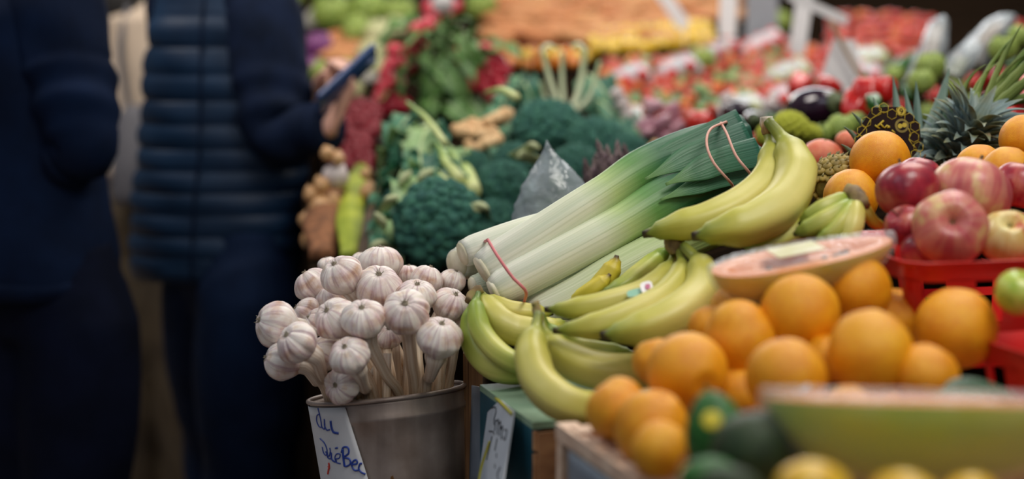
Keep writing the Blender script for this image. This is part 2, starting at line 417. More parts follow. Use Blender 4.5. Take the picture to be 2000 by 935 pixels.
fn2 = quadmap(gq[3], gq[2], gq[1], gq[0], 0); fb2 = quadmap(gq[3], gq[2], gq[1], gq[0], -.002)
gc = link('grey_card', sheet(fn2, fb2).mesh('grey_card', m_cardg)); tag(gc, 'blank grey card between the plywood divider and the handwritten card', 'sign')
lo = AB(oB, -.012, LB*.8, ZB-.03); hi_ = AB(oB, -.012, LB*.12, ZB-.03)
fn3 = quadmap(AB(oB, -.006, LB*.82, ZB-.14), AB(oB, -.006, LB*.1, ZB-.14), AB(oB, -.006, LB*.1, ZB-.02), AB(oB, -.006, LB*.82, ZB-.02), 0)
fb3 = quadmap(AB(oB, -.006, LB*.82, ZB-.14), AB(oB, -.006, LB*.1, ZB-.14), AB(oB, -.006, LB*.1, ZB-.02), AB(oB, -.006, LB*.82, ZB-.02), .002)
cc = link('crate_card', sheet(fn3, fb3).mesh('crate_card', m_cardg)); tag(cc, 'blue-grey card hung on the side of the slatted orange crate', 'sign')
# ================================================================ GARLIC BUCKET
m_garlic = mat('garlic_skin', [(('u',), [(0, 'e8e0da'), (1, 'e8e0da')]), (('noise', 3), [(.3, 'e8dcd0'), (.7, 'faf2ec')], 'MIX', .7), (('uv', 26, 1.1), [(.47, 'ffffff'), (.66, 'b48ca4')], 'MULTIPLY', .65), (('noise', 1.3), [(.45, 'ffffff'), (.7, 'e4c8d4')], 'MULTIPLY', .7), (('n3', (1.7, 1.3, 1.9)), [(.5, 'ffffff'), (.72, 'dcc09c')], 'MULTIPLY', .8)], .5, bump=.25, bsrc=('uv', 60, 2), sss=.12)
m_gstem = mat('garlic_stem', [(('vn', 6, 3, .3), [(0, 'e6dcd2'), (.25, 'dccab4'), (.6, 'c49c6c'), (1, '9a7448')]), (('uv', 14, 1.2), [(.4, 'ffffff'), (.65, 'c0a080')], 'MULTIPLY', .7)], .6, bump=.4, bsrc=('uv', 20, 1.5))
m_groot = mat('garlic_root', [(('noise', 120), [(.3, 'c4b498'), (.7, 'e4d8c0')])], .9, bump=1, bscale=200)
def garlic_mesh(seed, n=9, squash=.82):
    rd = random.Random(seed); ph = rd.uniform(0, 6); dep = [rd.uniform(.06, .15) for _ in range(n)]
    wid = [rd.uniform(.6, 1.4) for _ in range(n)]; tot = sum(wid); edges = [0]
    for w in wid: edges.append(edges[-1]+w/tot*2*PI)
    def lobes(th):
        t = (th-ph) % (2*PI)
        for i in range(n):
            if t <= edges[i+1]:
                x = (t-edges[i])/(edges[i+1]-edges[i]); return (1-dep[i]*(1-math.sin(PI*x)**.55))
        return 1
    prof = []
    for i in range(27):     # from neck (bottom) to root plate (top, +Z)
        a = -PI/2+PI*i/26; r = math.cos(a); zz = math.sin(a)*squash
        if zz < 0: # neck
            tt = -math.sin(a); r = max(r, .0)**(1.0) if tt < .75 else max(.17, r); zz = -(tt**1.15)*squash*(1+.35*tt**4)
        else: zz = min(zz, squash*.92-.06*(1-r) if r < .35 else zz)
        prof.append((max(r, .16 if i < 3 else 0.01), zz))
    def mod(q, th, v):
        r = math.hypot(q.x, q.y); k = lobes(th); kk = 1+(k-1)*min(1, r*1.5)
        nz = 1+.10*noise.noise(q*1.1+Vector((seed*3.3, 0, 0)))+.02*noise.noise(q*5)
        return Vector((q.x*kk*nz, q.y*kk*nz, q.z-(.12*(1-k)*6*max(0, q.z) if q.z > 0 else 0)*.5))
    me = MB().lathe(prof, 72, mod).mesh('garlic_bulb', m_garlic)
    b_ = MB().lathe([(.0, squash*.78), (.11, squash*.80), (.13, squash*.86), (.09, squash*.93), (.0, squash*.91)], 18)
    rr_ = random.Random(seed+5)
    for k in range(16):
        a = rr_.uniform(0, 6.28); r = rr_.uniform(.02, .15)
        b_.tube([(math.cos(a)*r, math.sin(a)*r, squash*.9), (math.cos(a)*r*1.5, math.sin(a)*r*1.5, squash*rr_.uniform(.98, 1.08))], .012, n=3, seg=4)
    return me, b_.mesh('root_plate', m_groot)
GM = [garlic_mesh(s, n, q_) for s, n, q_ in ((1, 7, .80), (2, 8, .72), (3, 6, .84), (4, 9, .76), (5, 7, .74))]

# bucket: leans a little to the aisle and away
RB = S(152, 2.1)
top = P(755, 764, 2.1); ax = Vector((math.sin(math.radians(-6)), math.sin(math.radians(8.5)), 1)).normalized()
HB = .235; RBb = RB*.80
side = Vector((1, 0, 0)); side = (side-ax*side.dot(ax)).normalized(); fr = ax.cross(side)
def BK(th, h, r):     # th=0 -> right, -90deg -> camera
    return top+ax*(h-HB)+(side*math.cos(th)+fr*math.sin(th))*r
def brad(h): return RBb+(RB-RBb)*h/HB
bk = empty('garlic_bucket', top-ax*HB, 'round galvanised steel bucket packed with garlic on the stem', 'bucket')
mb = MB(); prof = [(0, .004), (RBb*.98, .004), (RBb, 0)]
for i in range(13): h = HB*i/12; prof.append((brad(h), h))
prof2 = []
for r, h in prof: prof2.append((r, h))
# bead under rim and rolled rim
body = [(RBb*.02, .0), (RBb*.97, 0), (RBb, .004)]+[(brad(h), h) for h in np.linspace(.02, HB-.034, 9)]+[(brad(HB-.03)+.0022, HB-.03), (brad(HB-.026)+.0025, HB-.026), (brad(HB-.02), HB-.021), (brad(HB-.008), HB-.008)]
inner = [(RB-.0015, HB-.001)]+[(brad(h)-.0015, h) for h in np.linspace(HB-.01, .004, 9)]+[(.001, .004)]
rings = [[BK(2*PI*j/72, h, r) for j in range(72)] for r, h in body+inner]
mb.grid(rings); apart('bucket_wall', mb, m_steel, bk, True)
mb = MB(); mb.tube([BK(2*PI*j/72, HB-.002, RB+.0005) for j in range(73)], .0032, seg=10, raw=True, cap=False); apart('rolled_rim', mb, m_steel, bk, True)
# shelf under the bucket
bot = top-ax*HB
b3 = MB().box((-.36, 1.98, bot.z-.045), (-.066, 2.34, bot.z-.018)); sh = link('bucket_shelf', b3.mesh('bucket_shelf', m_bench, smooth=False)); tag(sh, 'small wooden shelf carrying the garlic bucket', 'shelf')
for x, y in ((-.35, 2.0), (-.09, 2.0), (-.35, 2.32), (-.09, 2.32)): link('leg', MB().box((x-.012, y-.012, 0), (x+.012, y+.012, bot.z-.045)).mesh('leg', m_bench, smooth=False), sh)

# paper sign wrapped on the bucket
def SG(off):
    def f(u, v):       # v 0 bottom..1 top ; u 0 left..1 right
        h = HB-.007-(1-v)*.135
        a0 = math.radians(-176+4*(1-v)); a1 = math.radians(-116+15*(1-v))
        return BK(a0+(a1-a0)*u, h, brad(h)+.0015+off+(.003*(1-v)))
    return f
sp = empty('garlic_sign', SG(0)(.5, 0), 'white paper sign with blue handwriting wrapped round the garlic bucket', 'sign')
apart('paper', sheet(SG(.0006), SG(0), 16, 10), m_paper, sp, True)
def px2uv(x, y):       # handwriting traced in sign coordinates: x across 600..740, y down 765..935
    # invert the sign map numerically
    best = None; target = (x, y)
    u, v = .5, .5
    def proj(u, v):
        q_ = SG(.0006)(u, v)-CC; d = q_.dot(FW); return (1000+q_.x/d*FPX, 467.5-q_.dot(UP)/d*FPX)
    for _ in range(25):
        a = proj(u, v); e1 = 1e-3; bx = proj(u+e1, v); by = proj(u, v+e1)
        J = ((bx[0]-a[0])/e1, (by[0]-a[0])/e1, (bx[1]-a[1])/e1, (by[1]-a[1])/e1); det = J[0]*J[3]-J[1]*J[2]
        dx, dy = target[0]-a[0], target[1]-a[1]
        u += max(-.2, min(.2, (dx*J[3]-dy*J[1])/det)); v += max(-.2, min(.2, (-dx*J[2]+dy*J[0])/det))
        u = max(.02, min(.99, u)); v = max(-.1, min(1, v))
    return (u, v)
def Z2(l): return [px2uv(600+a/5.5, 765+b__/5.5) for a, b__ in l]
hw = [Z2([(118, 170), (135, 240), (150, 310), (158, 370)]), Z2([(140, 240), (110, 250), (105, 310), (130, 370), (158, 380)]), Z2([(160, 375), (185, 400), (192, 350), (185, 290)]),
      (Z2([(188, 300), (192, 370), (215, 410), (245, 405)]), .0011), (Z2([(255, 310), (262, 370), (285, 430), (338, 444)]), .0017),
      Z2([(140, 500), (185, 545), (215, 620), (205, 680), (178, 650), (165, 590)]), Z2([(200, 640), (235, 690), (250, 640), (245, 600)]), Z2([(220, 650), (222, 700), (255, 715), (262, 650)]), (Z2([(262, 660), (266, 720), (300, 750), (318, 735)]), .0012),
      Z2([(300, 720), (345, 710), (355, 670), (320, 665), (300, 700), (315, 755), (360, 770)]), (Z2([(305, 605), (330, 600)]), .0012),
      (Z2([(385, 610), (390, 700), (405, 800)]), .0016), (Z2([(370, 650), (390, 595), (440, 600), (445, 660), (400, 700), (455, 720), (465, 770), (420, 800), (395, 780)]), .0013),
      (Z2([(480, 780), (535, 770), (530, 730), (495, 745), (480, 790), (510, 840), (560, 840)]), .0013), (Z2([(610, 770), (570, 770), (555, 820), (580, 860), (650, 882)]), .0013)]
apart('handwritten_word', strokes(SG(.0010), hw[:5], .0009), m_blue, sp, True); apart('handwritten_word', strokes(SG(.0010), hw[5:], .0009), m_blue, sp, True)
apart('red_mark', strokes(SG(.0010), [(Z2([(235, 760), (240, 800), (232, 840), (226, 880)]), .0014), Z2([(226, 800), (246, 820)])], .001), m_red_ink, sp, True)

# bulbs: centre px, radius px, distance, direction of the root end, label
GL = [
 (538, 632, 42, 2.02, (-1, -.35, .35), 'lone outermost garlic bulb jutting out over the aisle'),
 (579, 668, 40, 1.95, (-.7, -.5, .7), 'purple-streaked bulb in front of the outermost one, stem dropping to the rim'),
 (550, 705, 36, 2.0, (-1, -.2, .3), 'bulb hanging lowest on the aisle side of the bucket'),
 (610, 555, 35, 2.13, (-.6, .1, .9), 'yellowish bulb at the upper aisle corner of the heap'),
 (667, 536, 40, 2.05, (-.5, -.4, .9), 'purple-striped bulb tilted with its neck showing near the top of the heap'),
 (648, 580, 31, 2.12, (-.3, -.3, .9), 'half hidden pale bulb under the purple-striped top bulb'),
 (744, 512, 40, 2.14, (0, .1, 1), 'topmost bulb of the heap with clean white skin'),
 (740, 561, 43, 2.05, (.05, -.55, .9), 'bulb just below the topmost one, rosette of cloves facing out'),
 (598, 612, 30, 2.1, (-.8, -.1, .5), 'plain bulb behind the outermost one'),
 (620, 628, 28, 2.07, (-.8, -.2, .5), 'small bulb tucked between the outermost and the middle bulbs'),
 (655, 622, 40, 1.99, (-.5, -.6, .7), 'broad bulb in the middle of the aisle side'),
 (711, 622, 41, 1.95, (-.1, -.5, .9), 'central bulb whose long stem slants down to the rim'),
 (632, 690, 33, 2.02, (-.5, -.5, .5), 'shaded purple bulb behind the two lowest stems'),
 (683, 694, 38, 1.93, (-.3, -.6, .8), 'rounded bulb with a short bent stem at the front of the rim'),
 (668, 752, 35, 1.98, (-.4, -.8, .2), 'bulb lying against the bucket rim above the paper sign'),
 (793, 610, 43, 1.96, (.0, -.75, .7), 'big white bulb showing its round root scar'),
 (813, 577, 37, 2.03, (.1, -.3, .9), 'bulb leaning behind the big white one'),
 (833, 546, 30, 2.12, (.3, .1, .9), 'tan bulb with a peeling tip at the rear'),
 (858, 658, 43, 1.96, (.2, -.35, 1), 'greyish brown bulb nearest the bananas, short stem'),
 (880, 594, 35, 2.06, (.4, -.3, .8), 'purple-brown bulb beside the leek ends'),
 (903, 627, 24, 2.09, (.7, -.2, .4), 'bulb half hidden behind the yellow banana crown'),
 (798, 536, 24, 2.17, (0, .1, 1), 'small pale bulb behind the tan peeling one'),
 (884, 549, 25, 2.14, (.3, 0, .8), 'brownish bulb under the cut leek root'),
 (757, 655, 27, 2.06, (.1, -.4, .6), 'shaded bulb deep in the middle of the stems'),
 (640, 517, 19, 2.2, (-.2, .1, 1), 'bulb peeping up behind the yellowish one'),
 (705, 507, 17, 2.2, (0, .1, 1), 'bulb peeping up behind the topmost one'),
]
stem_targets = {1: (628, 770), 0: (640, 785), 2: (622, 775), 11: (785, 795), 13: (722, 785), 18: (832, 765), 15: (810, 770), 12: (690, 790), 14: (700, 790), 19: (880, 760), 20: (870, 762), 10: (735, 790), 7: (770, 785), 16: (818, 770)}
for i, (x, y, r, d, dr, lb) in enumerate(GL):
    c = P(x, y, d); rad = S(r, d); gm, gr = GM[i % 5]
    dv = Vector(dr).normalized(); rad *= 1.12; Mx = aim(c, dv, rad, R.uniform(0, 6))
    o = put(('garlic_bulb', 'garlic', gm, [('root_plate', gr, [])]), Mx, 'garlic: '+lb if False else lb, 'garlic', 'garlic bulbs on stems in the bucket')
    # stem from neck into the bucket
    neck = c-dv*rad*.93
    if i in stem_targets:
        tx, ty = stem_targets[i]; end = P(tx, ty, 2.03); 
    else:
        end = BK(R.uniform(0, 6.28), HB*.8, RB*R.uniform(.1, .6))
    foot = top-ax*(HB*.75)+(end-top)*.5
    # keep the stem inside the wall
    rel = end-top; rel -= ax*rel.dot(ax)
    if rel.length > RB*.88: end = end-rel*(1-RB*.88/rel.length)
    sr = .0070*R.uniform(.85, 1.15)
    mb = MB().tube([neck+dv*rad*.2, neck-dv*rad*.3, neck.lerp(end, .5)-dv*rad*.12, end, foot], [(0, rad*.5), (.10, rad*.30), (.22, sr*1.15), (.5, sr), (1, sr*1.1)], n=26, seg=12)
    me = mb.mesh('stem', m_gstem); me.transform(Mx.inverted())
    s_ = bpy.data.objects.new('stem', me); COL.objects.link(s_); s_.parent = o
# extra bare stems standing in the bucket
for k, (x, y, d) in enumerate(((736, 712, 2.05), (772, 700, 2.08), (797, 712, 2.06), (700, 735, 2.04), (845, 735, 2.07), (880, 715, 2.08), (893, 700, 2.05), (815, 715, 2.1), (756, 735, 2.0))):
    a = P(x, y-45, d+.02); e_ = P(x+R.uniform(-4, 14), y+85, d)
    rel = e_-top; rel -= ax*rel.dot(ax)
    if rel.length > RB*.86: e_ -= rel*(1-RB*.86/rel.length)
    ob = link('bare_garlic_stem', MB().tube([a, a.lerp(e_, .5), e_, e_-ax*.08], .0058, n=12, seg=10).mesh('bare_garlic_stem', m_gstem, origin=a)); ob.location = a
    tag(ob, ['dry garlic stem under the central bulb', 'dry garlic stem straight below the big bulb with the round root scar', 'dry garlic stem just beside the one below the root-scarred bulb', 'dry garlic stem behind the bent stem at the front rim', 'dry garlic stem under the greyish brown bulb', 'dry garlic stem nearest the bananas', 'dry garlic stem rising highest beside the plywood', 'dry garlic stem between the root-scarred and the greyish brown bulbs', 'dry garlic stem crossing the long slanting one'][k], 'garlic', 'bare garlic stems in the bucket')

# ================================================================ BANANAS
m_ban = mat('banana_peel', [(('vn', 3, 2, .10), [(0, '68722c'), (.10, 'a8ac4c'), (.25, 'ccc460'), (.55, 'e2d684'), (.85, 'ccc65c'), (.955, '8c9a3c'), (.975, '4a3a20'), (1, '2e2418')]),
                            (('noise', 9), [(.35, 'd4d898'), (.65, 'ffffff')], 'MULTIPLY', .45), (('uv', 10, 1.2), [(.4, 'ffffff'), (.7, 'd4dca0')], 'MULTIPLY', .4)], .42, bump=.06, sss=.08)
m_bang = mat('banana_peel_greener', [(('vn', 3, 2, .12), [(0, '566e2c'), (.12, '86a03c'), (.3, 'acb84c'), (.55, 'd4ce70'), (.85, 'a4b04c'), (.955, '7c8a34'), (.975, '4a3a20'), (1, '2e2418')]),
                            (('noise', 9), [(.35, 'b4cc80'), (.65, 'ffffff')], 'MULTIPLY', .5), (('uv', 10, 1.2), [(.4, 'ffffff'), (.7, 'c4d490')], 'MULTIPLY', .4)], .42, bump=.06, sss=.08)
m_bany = mat('banana_peel_yellow', [(('vn', 3, 2, .10), [(0, 'b8a838'), (.3, 'd8c840'), (.9, 'ccb838'), (.97, '5a4420'), (1, '3a2c18')])], .45, bump=.06)
m_crown = mat('banana_crown', [(('noise', 50), [(.3, '5a4630'), (.55, '8c7448'), (.75, '8a8a40')])], .7, bump=.6)
def sec5(ph):
    def f(th, v):
        k = min(1, max(0, (v-.1)*5))*min(1, max(0, (.97-v)*8)); return 1+k*.055*math.cos(5*(th+ph))+.01*math.cos(3*th)
    return f
def banana(root, pts, rpx, m, ph=0., tip=True):
    p3 = [P(*q) for q in pts]; d = sum(q[2] for q in pts)/len(pts); r = S(rpx, d)
    pr = [(0, .26*r), (.09, .30*r), (.2, .78*r), (.34, .97*r), (.6, r), (.8, .9*r), (.92, .55*r), (.965, .26*r), (1, .20*r)]
    return apart('banana', MB().tube(p3, pr, n=44, seg=20, sec=sec5(ph)), m, root, True)
def crown(root, pts, r0, r1, m=None):
    return apart('crown', MB().tube([P(*q) for q in pts], [(0, r0), (.7, r1), (1, r1*.8)], n=12, seg=12, sec=lambda th, v: 1+.12*math.cos(3*th+9*v)), m or m_crown, root, True)
B1 = empty('banana_bunch', P(950, 735, 2.0), 'small greenish banana bunch beside the garlic, its crown pointing up', 'bananas', 'banana bunches on the stall')
banana(B1, [(936, 572, 2.02), (924, 600, 2.0), (921, 650, 1.99), (942, 698, 1.97), (985, 722, 1.95), (1050, 722, 1.97), (1085, 700, 2.0)], 27, m_bang, .3)
banana(B1, [(934, 572, 2.0), (930, 602, 1.97), (940, 648, 1.95), (975, 690, 1.93), (1020, 712, 1.92), (1060, 708, 1.94)], 22, m_bang, 0)
banana(B1, [(938, 572, 2.03), (952, 598, 2.0), (975, 628, 1.98), (1010, 645, 1.98), (1060, 648, 1.98), (1110, 630, 2.0)], 30, m_ban, .5)
banana(B1, [(940, 570, 2.04), (958, 586, 2.03), (990, 603, 2.02), (1030, 610, 2.02), (1080, 612, 2.03)], 19, m_ban, .1)
crown(B1, [(915, 588, 2.01), (926, 572, 2.02), (942, 564, 2.02)], S(9, 2), S(11, 2))
B2 = empty('banana_bunch', P(1100, 800, 1.85), 'large pale banana bunch lying lowest, directly on the green-topped crate', 'bananas', 'banana bunches on the stall')
banana(B2, [(1051, 612, 1.84), (1046, 645, 1.82), (1038, 690, 1.79), (1052, 742, 1.76), (1096, 782, 1.74), (1150, 796, 1.75), (1200, 785, 1.79)], 37, m_ban, .2)
banana(B2, [(1054, 616, 1.87), (1064, 650, 1.86), (1092, 690, 1.84), (1140, 716, 1.83), (1200, 728, 1.83), (1262, 722, 1.85), (1290, 700, 1.9)], 37, m_ban, .6)
banana(B2, [(1056, 612, 1.9), (1075, 650, 1.91), (1120, 680, 1.92), (1180, 690, 1.92), (1240, 690, 1.92)], 26, m_bang, .6)
crown(B2, [(1044, 590, 1.86), (1048, 600, 1.86), (1053, 632, 1.85)], S(8, 1.85), S(10, 1.85))
B3 = empty('banana_bunch', P(1250, 640, 1.9), 'middle banana bunch with a small fruit sticker, crown rising in front of the leeks', 'bananas', 'banana bunches on the stall')
b3g = banana(B3, [(1318, 482, 1.95), (1308, 520, 1.93), (1270, 563, 1.9), (1205, 588, 1.88), (1130, 602, 1.87), (1064, 604, 1.88)], 26, m_ban, .3)
banana(B3, [(1324, 480, 1.93), (1332, 520, 1.9), (1310, 568, 1.86), (1250, 606, 1.83), (1170, 634, 1.81), (1080, 646, 1.82)], 29, m_ban, .0)
banana(B3, [(1335, 480, 1.91), (1366, 515, 1.88), (1372, 562, 1.84), (1335, 606, 1.8), (1265, 640, 1.78), (1172, 655, 1.78)], 39, m_ban, .4)
banana(B3, [(1315, 482, 1.98), (1290, 500, 2.0), (1255, 530, 1.98), (1215, 560, 1.96), (1170, 575, 1.96)], 20, m_bang, .4)
crown(B3, [(1335, 455, 1.93), (1318, 462, 1.93), (1322, 495, 1.93)], S(17, 1.93), S(20, 1.93))
# fruit sticker on the top banana
def stk(pts3, name, m, par):
    mb = MB(); n = len(pts3); c = sum(pts3, Vector())/n; mb.add([c]+pts3, [(0, 1+k, 1+(k+1) % n) for k in range(n)]); me = mb.mesh(name, m, origin=B3.location); ob = bpy.data.objects.new(name, me); COL.objects.link(ob); ob.parent = par
def stell(cx, cy, a, b_, rot, d, dd=0): 
    out = []
    for k in range(20):
        t = 2*PI*k/20; u, v = math.cos(t), math.sin(t); u = math.copysign(abs(u)**.6, u); v = math.copysign(abs(v)**.6, v); x = a*u*math.cos(rot)-b_*v*math.sin(rot); y = a*u*math.sin(rot)+b_*v*math.cos(rot); out.append(P(cx+x, cy+y, d-y*.0011))
    return out
stk(stell(1240, 571, 16, 7, -.25, 1.858), 'fruit_sticker', flat('sticker_teal', '7cb89c', .4), b3g)
stk(stell(1263, 560, 12, 11, -.25, 1.857), 'fruit_sticker', flat('sticker_white', 'f0ecec', .4), b3g)
stk(stell(1265, 559, 5, 5, 0, 1.8555), 'fruit_sticker', flat('sticker_pink', 'b84878', .4), b3g)
B4 = empty('banana_bunch', P(1420, 480, 1.95), 'upper pair of large pale bananas curving up to a crown beside the leek tops', 'bananas', 'banana bunches on the stall')
banana(B4, [(1494, 236, 2.02), (1506, 290, 2.0), (1500, 350, 1.97), (1450, 398, 1.94), (1380, 430, 1.92), (1310, 445, 1.92), (1256, 458, 1.93)], 36, m_ban, .2)
banana(B4, [(1500, 236, 2.0), (1535, 280, 1.98), (1556, 340, 1.94), (1530, 396, 1.9), (1470, 434, 1.87), (1410, 450, 1.86), (1352, 462, 1.87)], 43, m_ban, .5)
banana(B4, [(1502, 238, 2.03), (1520, 280, 2.03), (1530, 330, 2.02), (1520, 380, 2.0), (1470, 410, 1.99)], 24, m_bang, .5)
crown(B4, [(1496, 228, 2.01), (1497, 240, 2.01), (1500, 262, 2.01)], S(12, 2), S(13, 2), m_gstem)
B5 = empty('banana_bunch', P(1640, 450, 1.85), 'short green-yellow banana bunch behind the wrapped papaya half', 'bananas', 'banana bunches on the stall')
for pts, r, m in (([(1662, 385, 1.9), (1640, 392, 1.88), (1600, 410, 1.87), (1560, 438, 1.88)], 18, m_bang), ([(1664, 388, 1.88), (1645, 410, 1.86), (1600, 436, 1.85), (1550, 458, 1.86)], 21, m_bang),
                  ([(1668, 388, 1.88), (1655, 420, 1.85), (1630, 450, 1.84), (1590, 475, 1.84)], 19, m_bang), ([(1660, 386, 1.91), (1620, 420, 1.9), (1560, 452, 1.9), (1490, 478, 1.9), (1450, 482, 1.92)], 24, m_bang), ([(1672, 388, 1.87), (1670, 425, 1.84), (1660, 460, 1.83), (1640, 485, 1.84)], 19, m_ban),
                  ([(1680, 388, 1.88), (1692, 410, 1.87), (1706, 432, 1.87), (1728, 446, 1.88)], 12, m_bany)): banana(B5, pts, r, m, .2)
crown(B5, [(1655, 375, 1.89), (1670, 380, 1.88), (1685, 405, 1.86)], S(16, 1.9), S(18, 1.9))
B6 = empty('banana_bunch', P(1180, 585, 2.03), 'ripe yellow banana tips poking up against the lower leeks', 'bananas', 'banana bunches on the stall')
for pts, r in (([(1205, 498, 2.0), (1200, 516, 2.0), (1180, 548, 2.0), (1145, 585, 2.01), (1120, 610, 2.02)][::-1], 21), ([(1192, 535, 1.98), (1180, 548, 1.98), (1150, 570, 1.98), (1110, 595, 2.0)][::-1], 17)): banana(B6, pts, r, m_bany, .2)

# ================================================================ LEEKS
LK = [(0, 'eceadf'), (.36, 'e6e8cc'), (.46, 'bccf8c'), (.56, '6c9c54'), (.66, '3a704c'), (1, '28584a')]
m_leek = mat('leek', [(('vn', 5, 1.5, .10), LK), (('uv', 46, .8), [(.35, 'ffffff'), (.65, 'c4ccb8')], 'MULTIPLY', .4), (('uv', 9, .6), [(.4, 'ffffff'), (.7, 'b8ccc0')], 'MULTIPLY', .5)], .42, bump=.22, bsrc=('uv', 60, .8), sss=.05)
m_leekd = mat('leek_dark', [(('vn', 5, 1.5, .10), [(0, 'e4e6d0'), (.22, 'bccc96'), (.36, '6c9454'), (.5, '2c6850'), (1, '1c5450')]), (('uv', 46, .8), [(.35, 'ffffff'), (.65, 'a4bcb0')], 'MULTIPLY', .6)], .42, bump=.5, bsrc=('uv', 60, .8))
m_leekp = mat('leek_pale', [(('vn', 5, 1.5, .10), [(0, 'eceade'), (.4, 'dce4bc'), (.8, 'b4c884'), (1, '88aa58')]), (('uv', 40, .8), [(.35, 'ffffff'), (.65, 'b8c8a0')], 'MULTIPLY', .5)], .45, bump=.4, bsrc=('uv', 50, .8))
m_band = flat('rubber_band', 'd8787c', .5); m_bandp = flat('pale_rubber_band', 'dca494', .5)
m_leekcut = mat('leek_cut', [(('noise', 60), [(.3, 'cfc8a8'), (.7, 'e8e2cc')])], .6, bump=.6)
LB_ = empty('leek_bunch', P(1200, 500, 2.2), 'big bunch of white and green leeks held by red and pink rubber bands', 'leeks')
def leek(pts, radk, m, fl=None, up=(0, -1, .2), name='leek', ph=0):
    d = pts[0][2]; rk = [(v, S(r, d)) for v, r in radk]
    def sec(th, v):
        k = max(0, (v-.55)*2.2); return 1+.045*math.cos(7*th+ph)*k+.03*math.cos(13*th+2+ph)*k+.008*math.cos(5*th)
    p3 = [P(*q) for q in pts]; mb = MB()
    mb.tube(p3, rk, n=60, seg=40, sec=sec, ell=fl or (1, 1), up=up)
    o = apart(name, mb, m, LB_, True)
    # root-end disc
    c, c2 = p3[0], p3[1]; dv = (c2-c).normalized()
    e = MB().tube([c-dv*.003, c+dv*.002], [(0, rk[0][1]*.86), (1, rk[0][1]*.9)], n=3, seg=24); 
    q_ = bpy.data.objects.new('root_end', e.mesh('root_end', m_leekcut, origin=LB_.location)); COL.objects.link(q_); q_.parent = o
    return o
tub = [(0, 30), (.03, 36), (.1, 38), (.45, 38), (.62, 45), (.8, 47), (1, 44)]
leek([(943, 527, 2.07), (1050, 462, 2.09), (1160, 392, 2.12), (1290, 316, 2.18), (1452, 262, 2.24)], [(0, 33), (.03, 38), (.1, 40), (.45, 39), (.62, 46), (.8, 48), (1, 42)], m_leek, (.8, 1), ph=1)
leek([(965, 570, 2.05), (1090, 505, 2.07), (1200, 446, 2.1), (1330, 372, 2.15), (1480, 308, 2.2)], [(0, 28), (.03, 37), (.1, 39), (.45, 40), (.62, 46), (.8, 48), (1, 40)], m_leek, (.8, 1), ph=2)
leek([(905, 495, 2.13), (1010, 458, 2.16), (1140, 420, 2.2), (1290, 360, 2.25), (1440, 300, 2.3)], [(0, 26), (.04, 30), (.5, 30), (1, 40)], m_leek, ph=3)
leek([(893, 515, 2.16), (950, 500, 2.2), (1100, 460, 2.25), (1290, 400, 2.3)], [(0, 30), (.06, 36), (.5, 32), (1, 36)], m_leek, ph=3)
leek([(925, 560, 2.12), (990, 545, 2.14), (1100, 520, 2.16), (1290, 420, 2.2), (1430, 370, 2.24)], [(0, 22), (.05, 28), (.5, 30), (1, 40)], m_leekd, ph=4)
leek([(1000, 596, 2.12), (1120, 556, 2.12), (1250, 488, 2.14), (1370, 412, 2.17), (1472, 362, 2.2)], [(0, 26), (.05, 30), (.5, 34), (1, 34)], m_leekd, ph=5)
leek([(1040, 618, 2.07), (1130, 575, 2.07), (1200, 535, 2.08), (1290, 488, 2.1), (1400, 440, 2.12)], [(0, 30), (.05, 36), (.5, 40), (1, 40)], m_leekp, ph=6)
# layered cut leaf ends, each leaf a flat blade reaching the cut
m_blade = mat('leek_blade', [(('v',), [(0, '7ca45c'), (.3, '3f7a50'), (1, '2a6450')]), (('uv', 50, .8), [(.35, 'ffffff'), (.65, 'a8bcb0')], 'MULTIPLY', .6)], .4, bump=.4, bsrc=('uv', 50, .8))
def blade(pts, w, k=.3, m=None):
    p3 = [P(*q) for q in pts]
    return apart('leaf_blade', MB().tube(p3, [(0, w*.1), (.45, w*.85), (1, w)], n=24, seg=16, ell=(.10, 1), up=(0, -1, .35), sec=lambda th, v: 1+.03*math.cos(9*th)), m or m_blade, LB_, True)
for pts, w in (([(1230, 330, 2.14), (1340, 280, 2.17), (1447, 232, 2.2)], S(22, 2.2)), ([(1260, 350, 2.12), (1360, 300, 2.15), (1462, 262, 2.18)], S(28, 2.2)),
               ([(1300, 360, 2.1), (1400, 318, 2.13), (1484, 296, 2.16)], S(30, 2.2)), ([(1290, 390, 2.1), (1380, 356, 2.13), (1476, 330, 2.17)], S(22, 2.2)),
               ([(1320, 410, 2.14), (1400, 384, 2.16), (1472, 352, 2.2)], S(20, 2.2))): blade(pts, w)
def loop(name, front, back, r, m):
    pts = [P(*q) for q in front]+[P(*q) for q in back]; pts.append(pts[0])
    apart(name, MB().tube(pts, r, n=60, seg=8, cap=False), m, LB_, True)
loop('rubber_band', [(953, 468, 2.03), (972, 500, 1.995), (1000, 540, 1.98), (1028, 574, 1.99)], [(1000, 610, 2.16), (960, 540, 2.22), (945, 480, 2.2)], S(3.2, 2), m_band)
loop('rubber_band', [(1418, 238, 2.17), (1388, 252, 2.13), (1380, 280, 2.10), (1394, 318, 2.075), (1428, 358, 2.085)], [(1440, 380, 2.25), (1430, 300, 2.36), (1425, 250, 2.3)], S(2.8, 2.1), m_bandp)
loop('rubber_band', [(1408, 240, 2.17), (1420, 262, 2.12), (1438, 305, 2.085), (1468, 344, 2.09)], [(1470, 370, 2.25), (1450, 300, 2.36), (1415, 245, 2.3)], S(2.8, 2.1), m_bandp)
